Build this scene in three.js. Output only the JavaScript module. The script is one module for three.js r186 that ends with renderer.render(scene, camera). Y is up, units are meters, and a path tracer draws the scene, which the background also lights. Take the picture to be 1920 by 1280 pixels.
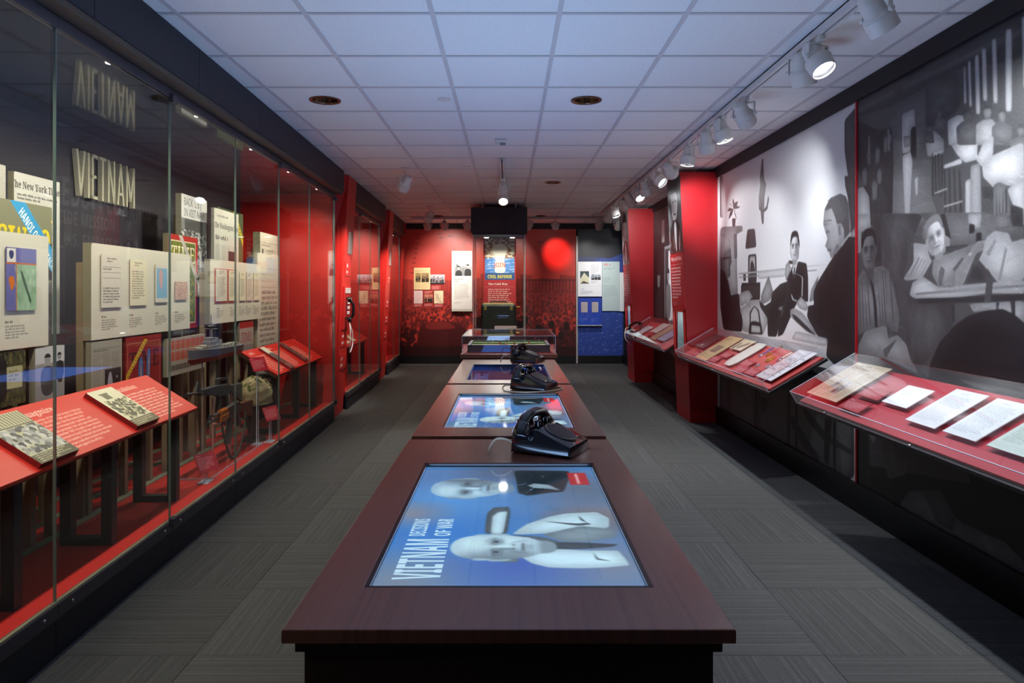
import * as THREE from 'three';
import { RoundedBoxGeometry } from 'three/addons/geometries/RoundedBoxGeometry.js';
import { mergeGeometries, mergeVertices, toCreasedNormals } from 'three/addons/utils/BufferGeometryUtils.js';
import { RectAreaLightUniformsLib } from 'three/addons/lights/RectAreaLightUniformsLib.js';
RectAreaLightUniformsLib.init();

// ------------------------------------------------------------------ camera, exposure
const scene = new THREE.Scene();
scene.background = new THREE.Color(0x000000);
const camera = new THREE.PerspectiveCamera(2 * Math.atan(640 / 1318) * 180 / Math.PI, 1.5, 0.05, 60);
camera.position.set(0, 1.41, 0);
camera.setViewOffset(1920, 1280, 6, 94, 1920, 1280);      // a shift lens: verticals stay vertical, horizon above the middle
const renderer = new THREE.WebGLRenderer({ antialias: true });
renderer.toneMapping = THREE.LinearToneMapping;
renderer.toneMappingExposure = 2.55;
renderer.shadowMap.enabled = true;

// light strengths (candela) of the lamps the gallery has
const LAMP = { wall: 2.1, back: 2.5, tower: 16, single: 7, caseRow: 1.85, hood: 1.0, screen: 3.6, niche: 3 };
const COOL = new THREE.Color(0.93, 0.97, 1.0), WARM = new THREE.Color(1.0, 0.87, 0.68), NEUTRAL = new THREE.Color(1, 0.95, 0.86);

// room, in metres: camera foot at the origin, the aisle runs towards -z
const H = 2.74, XR = 2.24, DB = 13.8;

// ------------------------------------------------------------------ helpers
let seedState = 7;
const rnd = () => { seedState = (seedState + 0x6D2B79F5) | 0; let t = Math.imul(seedState ^ (seedState >>> 15), 1 | seedState); t = (t + Math.imul(t ^ (t >>> 7), 61 | t)) ^ t; return ((t ^ (t >>> 14)) >>> 0) / 4294967296; };
const reseed = (n) => { seedState = n * 7919 + 13; };
const used = new Map();
function numbered(name) { const n = used.get(name) ?? 0; used.set(name, n + 1); return n ? name + '_' + String(n).padStart(3, '0') : name; }
const PI = Math.PI;
function mat(color, roughness = 0.6, metalness = 0, extra = {}) { const { physical, ...rest } = extra; return new (physical ? THREE.MeshPhysicalMaterial : THREE.MeshStandardMaterial)({ color, roughness, metalness, ...rest }); }
function merge(list) {
  list = [].concat(list);
  if (list.length === 1) return list[0];
  return mergeGeometries(list.map((g) => { const n = g.index ? g.toNonIndexed() : g; for (const k of Object.keys(n.attributes)) if (!['position', 'normal', 'uv'].includes(k)) n.deleteAttribute(k); return n; }));
}
const box = (w, h, d, x = 0, y = 0, z = 0) => new THREE.BoxGeometry(w, h, d).translate(x, y, z);
const rbox = (w, h, d, r, x = 0, y = 0, z = 0) => new RoundedBoxGeometry(w, h, d, 2, r).translate(x, y, z);
const cyl = (r0, r1, h, n = 20, x = 0, y = 0, z = 0) => new THREE.CylinderGeometry(r0, r1, h, n).translate(x, y, z);
const lathe = (pts, n = 28) => new THREE.LatheGeometry(pts.map((p) => new THREE.Vector2(p[0], p[1])), n);
const tube = (pts, r, seg = 40, rs = 8, closed = false) => new THREE.TubeGeometry(new THREE.CatmullRomCurve3(pts.map((p) => new THREE.Vector3(...p)), closed), seg, r, rs, closed);
function bar(a, b, r, n = 10) { const A = new THREE.Vector3(...a), B = new THREE.Vector3(...b), d = B.clone().sub(A); const g = new THREE.CylinderGeometry(r, r, d.length(), n); g.applyQuaternion(new THREE.Quaternion().setFromUnitVectors(new THREE.Vector3(0, 1, 0), d.clone().normalize())); return g.translate(...A.add(B).multiplyScalar(0.5).toArray()); }
function hexa(b, t) {                                       // a block from four bottom and four top corners (counter-clockwise from above)
  const P = [...b, ...t], F = [[3, 2, 1, 0], [4, 5, 6, 7], [0, 1, 5, 4], [1, 2, 6, 5], [2, 3, 7, 6], [3, 0, 4, 7]], pos = [], uv = [];
  for (const [i, j, k, l] of F) { for (const q of [i, j, k, i, k, l]) pos.push(...P[q]); uv.push(0, 0, 1, 0, 1, 1, 0, 0, 1, 1, 0, 1); }
  const g = new THREE.BufferGeometry(); g.setAttribute('position', new THREE.Float32BufferAttribute(pos, 3)); g.setAttribute('uv', new THREE.Float32BufferAttribute(uv, 2)); g.computeVertexNormals(); return g;
}
function extrude(pts, depth, bevel = 0.002, holes = []) {
  const s = new THREE.Shape(pts.map((p) => new THREE.Vector2(p[0], p[1])));
  for (const h of holes) s.holes.push(new THREE.Path(h.map((p) => new THREE.Vector2(p[0], p[1]))));
  return new THREE.ExtrudeGeometry(s, { depth: depth - 2 * bevel, bevelEnabled: bevel > 0, bevelThickness: bevel, bevelSize: bevel, bevelOffset: -bevel, bevelSegments: 2, curveSegments: 10 }).translate(0, 0, -depth / 2 + bevel);
}
function printed(w, h, t) {                                 // a board whose front shows the print; its other sides take the colour of the print's first corner
  const g = new THREE.BoxGeometry(w, h, t), uv = g.attributes.uv;
  for (let i = 0; i < uv.count; i++) if (i < 16 || i > 19) uv.setXY(i, 0.003, 0.997);
  return g;
}
function mesh(name, geos, m, parent = scene) { const o = new THREE.Mesh(merge(geos), m); o.name = parent === scene ? numbered(name) : name; parent.add(o); return o; }
function tag(o, label, category, group, kind) { Object.assign(o.userData, { label, category }); if (group) o.userData.group = group; if (kind) o.userData.kind = kind; return o; }
function thing(name, label, category, pos = [0, 0, 0], turn = 0, group, kind) { const o = new THREE.Group(); o.name = numbered(name); scene.add(o); o.position.set(...pos); o.rotation.y = turn; return tag(o, label, category, group, kind); }
function struct(name, geos, m, label, category) { return tag(mesh(name, geos, m), label, category, null, 'structure'); }
function spot(pos, target, cd, angle, penumbra, color, radius = 1.5) {
  const l = new THREE.SpotLight(color, cd, 0, angle, penumbra, 2); l.name = numbered('spot_lamp'); l.position.copy(pos); l.target.position.copy(target); l.castShadow = true; l.shadow.radius = radius; l.shadow.mapSize.set(512, 512);
  scene.add(l); l.target.name = numbered('spot_aim'); scene.add(l.target); l.target.updateMatrixWorld(); return l;
}
// the showcases on the left stand on a line that opens 1.9 degrees away from the aisle
const LA = Math.atan(0.0325), LDIR = new THREE.Vector3(-Math.sin(LA), 0, -Math.cos(LA)), LIN = new THREE.Vector3(-Math.cos(LA), 0, Math.sin(LA));
const leftPoint = (s, off, y) => new THREE.Vector3(-1.654, y, 0).addScaledVector(LDIR, s).addScaledVector(LIN, off);
const leftThing = (name, label, category, s, off, y, group, kind) => thing(name, label, category, leftPoint(s, off, y).toArray(), LA, group, kind);   // local -z runs along the case, local -x into it

// ------------------------------------------------------------------ computed prints
function canvasTexture(w, h, draw) { const c = document.createElement('canvas'); c.width = Math.round(w); c.height = Math.round(h); const g = c.getContext('2d'); draw(g, c.width, c.height); const t = new THREE.CanvasTexture(c); t.colorSpace = THREE.SRGBColorSpace; t.anisotropy = 8; t.magFilter = THREE.LinearFilter; return t; }
const printMat = (t, roughness = 0.5, extra = {}) => new THREE.MeshStandardMaterial({ map: t, roughness, ...extra });
const grey = (v) => `rgb(${v},${v},${Math.min(255, v + 2)})`;
function edge(g, c) { g.fillStyle = c; g.fillRect(0, 0, 5, 5); }
function greek(g, x, y, w, n, lh, col, ragged = 0.2) {      // lines of print too small to read
  g.fillStyle = col;
  for (let i = 0; i < n; i++) {
    const end = x + w * (i === n - 1 ? 0.55 : 1 - rnd() * ragged); let cx = x;
    while (cx < end) { let k = 2 + Math.floor(rnd() * 7); for (; k > 0 && cx < end; k--) { const tall = rnd() < 0.35; g.fillRect(cx, y + i * lh + lh * (tall ? 0.1 : 0.28), lh * 0.2, lh * (tall ? 0.6 : 0.42)); if (rnd() < 0.6) g.fillRect(cx, y + i * lh + lh * (rnd() < 0.5 ? 0.28 : 0.6), lh * 0.3, lh * 0.1); cx += lh * 0.36; } cx += lh * 0.34; }
  }
}
function put(g, text, x, y, size, col, { font = 'sans-serif', weight = 'bold', squeeze = 1, align = 'left', turn = 0 } = {}) { g.save(); g.translate(x, y); g.rotate(turn); g.scale(squeeze, 1); g.font = `${weight} ${size}px ${font}`; g.textAlign = align; g.textBaseline = 'alphabetic'; g.fillStyle = col; g.fillText(text, 0, 0); g.restore(); }
function blob(g, pts, fill) { g.beginPath(); const n = pts.length / 2; const m = (i) => [(pts[2 * (i % n)] + pts[2 * ((i + 1) % n)]) / 2, (pts[2 * (i % n) + 1] + pts[2 * ((i + 1) % n) + 1]) / 2]; g.moveTo(...m(0)); for (let i = 1; i <= n; i++) { const q = i % n; g.quadraticCurveTo(pts[2 * q], pts[2 * q + 1], ...m(i)); } g.closePath(); g.fillStyle = fill; g.fill(); }
function poly(g, pts, fill) { g.beginPath(); for (let i = 0; i < pts.length; i += 2) g.lineTo(pts[i], pts[i + 1]); g.closePath(); g.fillStyle = fill; g.fill(); }
function softPoly(g, pts, fill) {                           // a polygon with slightly rounded corners
  const n = pts.length / 2; g.beginPath();
  for (let i = 0; i < n; i++) { const px = pts[2 * i], py = pts[2 * i + 1], ax = pts[2 * ((i + n - 1) % n)], ay = pts[2 * ((i + n - 1) % n) + 1], bx = pts[2 * ((i + 1) % n)], by = pts[2 * ((i + 1) % n) + 1], k = 0.16; g[i ? 'lineTo' : 'moveTo'](px + (ax - px) * k, py + (ay - py) * k); g.quadraticCurveTo(px, py, px + (bx - px) * k, py + (by - py) * k); }
  g.closePath(); g.fillStyle = fill; g.fill();
}
function printTone(g, pts, v, folds = 6, ink = grey, depth = 1) {                   // one tone of a printed photograph: mottled, with creases and strands of its own
  g.save(); softPoly(g, pts, ink(v)); g.clip(); let x0 = 1e9, x1 = -1e9, y0 = 1e9, y1 = -1e9; for (let i = 0; i < pts.length; i += 2) { x0 = Math.min(x0, pts[i]); x1 = Math.max(x1, pts[i]); y0 = Math.min(y0, pts[i + 1]); y1 = Math.max(y1, pts[i + 1]); }
  const w = x1 - x0, h = y1 - y0, n = Math.min(50, Math.round(folds * Math.sqrt(w * h) / 60)), amp = v < 45 ? 7 : 20, b = Math.max(2, Math.min(24, Math.min(w, h) * 0.13));
  for (let i = 0; i < n; i++) { const t = Math.max(6, Math.min(250, v + (rnd() - 0.5) * 2 * amp)) | 0, r = (0.06 + rnd() * 0.2) * Math.min(w, h); g.globalAlpha = 0.35; g.fillStyle = ink(t); g.beginPath(); g.ellipse(x0 + rnd() * w, y0 + rnd() * h, r * (1 + rnd() * 2), r * 0.5, (w > h ? 0.2 : 1.3) + (rnd() - 0.5) * 1.2, 0, 7); g.fill(); }
  g.globalAlpha = 1; g.filter = `blur(${b.toFixed(1)}px)`; g.strokeStyle = v > 45 ? `rgba(0,0,0,${0.36 * depth})` : 'rgba(150,150,155,0.16)'; g.lineWidth = b * 1.6; g.beginPath(); for (let i = 0; i < pts.length; i += 2) g.lineTo(pts[i], pts[i + 1]); g.closePath(); g.stroke(); g.filter = 'none';
  for (let i = 0; i < n * 0.5; i++) { const t = Math.max(4, Math.min(252, v + (rnd() < 0.6 ? -1 : 1) * amp * (0.8 + rnd()))) | 0; g.globalAlpha = 0.3; g.strokeStyle = ink(t); g.lineWidth = 1 + rnd() * 4; const cx = x0 + rnd() * w, cy = y0 + rnd() * h, l = (0.1 + rnd() * 0.25) * Math.max(w, h), q = (w > h ? 0.15 : 1.4) + (rnd() - 0.5) * 0.7; g.beginPath(); g.moveTo(cx, cy); g.quadraticCurveTo(cx + Math.cos(q) * l * 0.5 + (rnd() - 0.5) * 30, cy + Math.sin(q) * l * 0.5 + (rnd() - 0.5) * 30, cx + Math.cos(q) * l, cy + Math.sin(q) * l); g.stroke(); }
  g.restore();
}
function portrait(g, x, y, s, turn, v, { ink = grey, hair = 40, bald = 0, side = 1, wide = 0.7 } = {}) {      // a face in a printed photograph, s = crown to chin
  const w = s * wide / 2, P = (...p) => p.map((q, i) => (i % 2 ? q * s : q * w)), soft = (r) => { g.filter = `blur(${Math.max(0.6, r * s).toFixed(2)}px)`; }, spotAt = (cx, cy, rx, ry, c, a, r = 0.02, t = 0) => { soft(r); g.globalAlpha = a; g.fillStyle = c; g.beginPath(); g.ellipse(cx * w, cy * s, rx * w, ry * s, t, 0, 7); g.fill(); g.globalAlpha = 1; g.filter = 'none'; };
  const dark = ink(Math.max(8, v * 0.3)), mid = ink(v * 0.6), lightTone = ink(Math.min(250, v * 1.22));
  g.save(); g.translate(x, y); g.rotate(turn);
  blob(g, P(-0.5, 0.25, -0.55, 0.62, 0.55, 0.62, 0.5, 0.25), ink(v * 0.72));
  for (const k of [-1, 1]) blob(g, P(k * 0.9, -0.1, k * 1.15, -0.1, k * 1.12, 0.1, k * 0.92, 0.16), ink(v * 0.85));
  const head = () => { g.beginPath(); g.moveTo(0, -0.5 * s); g.bezierCurveTo(w * 0.75, -0.5 * s, w * 1.08, -0.3 * s, w, -0.02 * s); g.bezierCurveTo(w * 0.97, 0.2 * s, w * 0.75, 0.5 * s, 0, 0.5 * s); g.bezierCurveTo(-w * 0.75, 0.5 * s, -w * 0.97, 0.2 * s, -w, -0.02 * s); g.bezierCurveTo(-w * 1.08, -0.3 * s, -w * 0.75, -0.5 * s, 0, -0.5 * s); g.closePath(); };
  head(); g.fillStyle = ink(v); g.fill(); g.save(); head(); g.clip();
  spotAt(side * 0.95, 0.05, 0.42, 0.5, dark, 0.55, 0.09); spotAt(-side * 0.25, -0.25, 0.5, 0.14, lightTone, 0.7, 0.06); spotAt(-side * 0.5, 0.12, 0.26, 0.1, lightTone, 0.6, 0.05); spotAt(side * 0.45, 0.2, 0.22, 0.16, mid, 0.6, 0.05);
  for (let i = 0; i < 4; i++) { soft(0.006); g.globalAlpha = 0.4; g.strokeStyle = mid; g.lineWidth = s * 0.01; g.beginPath(); g.moveTo(-w * 0.55, (-0.28 + i * 0.045) * s); g.quadraticCurveTo(0, (-0.31 + i * 0.045) * s, w * 0.6, (-0.27 + i * 0.045) * s); g.stroke(); g.filter = 'none'; g.globalAlpha = 1; }
  for (const k of [-1, 1]) { spotAt(k * 0.42, -0.035, 0.3, 0.07, dark, 0.62, 0.03); spotAt(k * 0.42, -0.09, 0.33, 0.018, ink(hair), 0.75, 0.008, k * 0.12); spotAt(k * 0.42, -0.018, 0.17, 0.02, ink(v * 0.9), 0.8, 0.008); spotAt(k * 0.42, -0.018, 0.075, 0.02, ink(14), 0.9, 0.006); spotAt(k * 0.45, 0.05, 0.24, 0.012, mid, 0.6, 0.012); }
  spotAt(-side * 0.03, 0.06, 0.1, 0.11, lightTone, 0.7, 0.02); spotAt(side * 0.17, 0.08, 0.08, 0.1, dark, 0.5, 0.02); for (const k of [-1, 1]) spotAt(k * 0.14, 0.165, 0.07, 0.013, dark, 0.75, 0.008);
  for (const k of [-1, 1]) { soft(0.012); g.globalAlpha = 0.5; g.strokeStyle = dark; g.lineWidth = s * 0.014; g.beginPath(); g.moveTo(k * w * 0.28, 0.14 * s); g.quadraticCurveTo(k * w * 0.52, 0.22 * s, k * w * 0.5, 0.31 * s); g.stroke(); g.filter = 'none'; g.globalAlpha = 1; }
  spotAt(0, 0.265, 0.36, 0.014, ink(Math.max(10, v * 0.28)), 0.85, 0.008); spotAt(0, 0.3, 0.26, 0.02, ink(v * 0.78), 0.7, 0.012); spotAt(0, 0.35, 0.22, 0.02, dark, 0.35, 0.02); spotAt(0, 0.5, 0.7, 0.06, dark, 0.5, 0.04); g.restore();
  if (!bald) { soft(0.008); blob(g, P(-1.04, -0.02, -1.12, -0.3, -0.75, -0.53, 0, -0.57, 0.75, -0.53, 1.12, -0.3, 1.04, -0.02, 0.86, -0.14, 0.72, -0.33, 0.1, -0.37, -0.6, -0.33, -0.86, -0.16), ink(hair)); g.filter = 'none'; for (let i = 0; i < 16; i++) { g.globalAlpha = 0.35; g.strokeStyle = ink(hair + 45); g.lineWidth = s * 0.008; const a = -0.9 + i * 0.12; g.beginPath(); g.moveTo(a * w, -0.36 * s); g.quadraticCurveTo((a - 0.1) * w, -0.47 * s, (a * 0.85) * w, -0.53 * s); g.stroke(); } g.globalAlpha = 1; }
  else for (const k of [-1, 1]) { soft(0.012); blob(g, P(k * 1.0, -0.02, k * 1.1, -0.18, k * 0.98, -0.3, k * 0.88, -0.16), ink(hair)); g.filter = 'none'; }
  g.restore();
}
function soften(g, w, h, r) { const c = document.createElement('canvas'); c.width = w; c.height = h; c.getContext('2d').drawImage(g.canvas, 0, 0); g.save(); g.filter = `blur(${r}px)`; g.drawImage(c, 0, 0); g.restore(); }
function grain(g, w, h, amount) { const im = g.getImageData(0, 0, w, h), d = im.data; for (let i = 0; i < d.length; i += 4) { const n = (rnd() + rnd() - 1) * amount; d[i] += n; d[i + 1] += n; d[i + 2] += n; } g.putImageData(im, 0, 0); }
function person(g, x, y, s, coat, skin, hair) {             // a plain standing figure in a printed photograph
  blob(g, [x - s * 1.1, y + s * 4.6, x - s * 1.2, y + s * 1.3, x - s * 0.4, y + s * 0.8, x + s * 0.4, y + s * 0.8, x + s * 1.2, y + s * 1.3, x + s * 1.1, y + s * 4.6], coat);
  g.beginPath(); g.ellipse(x, y, s * 0.5, s * 0.7, 0, 0, 7); g.fillStyle = skin; g.fill(); g.beginPath(); g.ellipse(x, y - s * 0.25, s * 0.54, s * 0.52, 0, PI, 2 * PI); g.fillStyle = hair; g.fill();
}
function photo(g, x, y, w, h, tint = [1, 1, 0.97], crowd = 3) {      // a small black and white photograph of people
  const c = (v) => `rgb(${v * tint[0] | 0},${v * tint[1] | 0},${v * tint[2] | 0})`;
  g.save(); g.beginPath(); g.rect(x, y, w, h); g.clip(); g.fillStyle = c(150); g.fillRect(x, y, w, h); g.fillStyle = c(195); g.fillRect(x, y, w, h * 0.35);
  for (let i = 0; i < 5; i++) { g.fillStyle = c(90 + rnd() * 90); g.fillRect(x + rnd() * w, y + rnd() * h * 0.5, w * 0.12, h * 0.5); }
  for (let i = 0; i < crowd; i++) person(g, x + w * ((i + 0.5) / crowd + (rnd() - 0.5) * 0.1), y + h * (0.35 + rnd() * 0.15), Math.min(w / crowd, h) * (0.3 + rnd() * 0.08), c(25 + rnd() * 60), c(175), c(40));
  g.restore();
}
function crowdPhoto(g, x, y, w, h, lo, hi, n, size) { g.save(); g.beginPath(); g.rect(x, y, w, h); g.clip(); for (let i = 0; i < n; i++) { const v = lo + rnd() * (hi - lo) | 0, r = size * (0.6 + rnd() * 0.8); g.fillStyle = grey(v); g.beginPath(); g.ellipse(x + rnd() * w, y + (i / n) * h, r, r * 1.2, 0, 0, 7); g.fill(); } g.restore(); }
function newspaper(g, x, y, w, h, paper, ink, title, o = {}) {
  g.fillStyle = paper; g.fillRect(x, y, w, h); const f = h * (o.size ?? 0.07);
  if (title) put(g, title, x + w / 2, y + h * 0.1, f, ink, { font: 'serif', align: 'center', squeeze: o.squeeze ?? 0.8 });
  g.fillStyle = ink; g.fillRect(x + w * 0.05, y + h * 0.125, w * 0.9, 1.5); greek(g, x + w * 0.06, y + h * 0.14, w * 0.86, 1, h * 0.04, ink, 0);
  const cols = o.cols ?? 4; for (let c = 0; c < cols; c++) greek(g, x + w * (0.05 + c * 0.9 / cols), y + h * 0.2, w * 0.82 / cols, Math.floor(0.76 / (o.lh ?? 0.02)), h * (o.lh ?? 0.02), o.soft ?? ink);
  for (const [px, py, pw, ph] of o.photos ?? []) photo(g, x + px * w, y + py * h, pw * w, ph * h, o.tint, o.crowd ?? 2);
}
// outlines of the mural prints: grey value, then distance along the wall and height in centimetres
const MURAL_TALK = [[160,745,263,734,261,734,218,745,219],
[40,745,263,741,262,741,220,745,220],
[150,745,209,674,204,673,199,691,197,690,162,687,138,714,138,734,155,745,170],
[105,700,198,691,197,689,174,698,173],
[60,705,214,694,213,696,205,704,206],
[38,701,223,712,221,717,214,705,218],
[38,701,223,714,226,721,223,707,222],
[38,701,223,710,229,714,230,704,225],
[38,701,223,704,231,701,234,698,228],
[38,701,223,697,229,687,229,690,225],
[38,701,223,693,225,680,223,687,222],
[38,701,223,695,221,684,215,689,218],
[38,701,223,699,220,691,211,693,216],
[70,622,258,619,258,617,240,612,234,616,223,618,200,622,201,626,215,630,225,626,236,627,244],
[70,631,225,627,216,620,212,611,215,607,224,605,220,609,212,619,210,629,214],
[42,660,199,640,198,636,181,666,181],
[75,655,199,653,198,652,182,654,181],
[75,650,198,648,198,646,181,649,181],
[75,644,198,642,198,641,181,644,181],
[70,658,175,636,175,635,149,658,148],
[175,654,173,639,173,639,150,654,150],
[60,651,167,647,170,643,166,640,160,637,150,654,150],
[60,672,159,665,159,664,151,671,151],
[168,685,159,488,160,488,160,685,157],
[160,685,155,511,157,511,156,685,154],
[182,631,159,568,160,568,153,631,152],
[48,678,148,626,149,627,133,650,132,678,133],
[30,677,149,624,149,631,147,674,146],
[172,678,125,650,133,620,134,607,115,620,102,674,103,691,117],
[140,606,155,595,140,603,133,623,129,625,137],
[148,508,153,521,142,524,133,514,135],
[105,745,201,726,201,712,194,710,184,706,170,712,166,710,157,719,154,744,163],
[175,745,200,726,201,712,194,710,185,729,182,734,176,745,177],
[35,734,176,709,176,709,175,733,174],
[26,745,166,729,161,717,151,709,137,684,139,679,121,698,117,678,121,673,112,676,102,734,101,745,126],
[158,684,138,670,141,656,142,645,136,652,133,654,125,664,130,678,126],
[30,565,149,580,147,598,140,601,132,616,128,629,133,626,127,609,118,608,102,588,103,574,127,545,134,537,142,548,147],
[26,543,164,529,162,526,151,526,133,537,134,548,131,574,106,586,103,583,113,571,130,565,140,566,153,559,157,553,163],
[205,553,163,544,164,548,158,552,151,556,158],
[45,552,160,550,160,551,151,554,151],
[168,560,177,559,182,552,184,544,182,542,175,543,167,549,163,555,164,559,170],
[40,560,181,556,185,549,186,542,181,541,174,544,179,552,183],
[150,569,162,563,165,559,161,560,156,568,149,570,155],
[40,563,166,550,164,551,162,561,163],
[215,553,156,535,152,536,137,538,137,537,152,554,156],
[215,557,139,553,135,546,134,547,133,555,134,558,138],
[165,548,132,539,137,530,133,526,129,530,126,542,128],
[62,469,218,454,215,454,178,462,180,464,202,468,211],
[70,469,255,453,260,452,215,464,216,469,235],
[135,461,179,454,183,454,159,458,162,462,171],
[150,475,207,490,206,499,199,501,189,498,184,494,178,498,173,495,171,492,169,489,164,477,164,472,173,462,177,460,183,463,198,467,204],
[105,475,207,490,206,499,199,495,198,488,199,482,191,480,187,474,187,470,183,469,175,462,178,463,196,467,204],
[122,494,205,492,205,477,192,479,191],
[122,488,205,486,205,474,191,476,191],
[122,482,205,481,205,472,191,473,191],
[122,477,205,475,205,469,191,470,190],
[122,471,204,470,205,466,190,467,190],
[175,480,187,475,187,472,184,474,175,477,177],
[120,478,185,475,186,474,179,477,179],
[95,497,183,492,184,491,182,497,182],
[110,500,191,488,191,488,190,500,190],
[110,500,189,488,188,488,188,500,188],
[90,494,171,488,170,489,169,494,169],
[120,482,172,477,173,478,165,486,165],
[215,475,172,461,180,460,178,471,172],
[25,454,176,463,177,473,171,488,163,511,147,517,140,516,131,526,130,528,122,511,109,494,107,496,95,482,90,454,93],
[170,560,126,553,128,537,125,521,117,510,109,526,110,548,117,559,121],
[70,556,123,548,122,526,114,514,109,516,109,531,112,552,119],
[188,549,110,494,108,496,102,557,103],
[38,657,101,654,112,642,114,624,113,620,103],
[172,649,110,627,110,625,104,650,103],
[45,654,111,654,122,641,128,629,124,624,111,628,111,632,123,641,127,650,121,651,111],
[110,583,128,574,129,577,125,584,126],
[78,746,60,456,19,456,49,538,64,746,65],
[78,746,65,538,86,456,72,456,14,746,14],
[112,746,54,722,56,716,18,746,14],
[95,714,55,643,56,643,16,714,16],
[25,641,61,634,61,635,13,641,14],
[60,634,58,626,58,625,13,634,13],
[25,566,59,559,59,560,15,566,15],
[25,550,60,545,59,545,13,550,13],
[22,565,43,555,43,529,31,505,21,513,16,538,24,560,36],
[22,538,55,525,51,498,41,457,37,457,34,502,35,533,47],
[20,498,52,487,53,492,19,500,20],
[22,486,52,481,52,482,15,485,15],
[50,625,48,608,48,611,36,625,33]];
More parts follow.
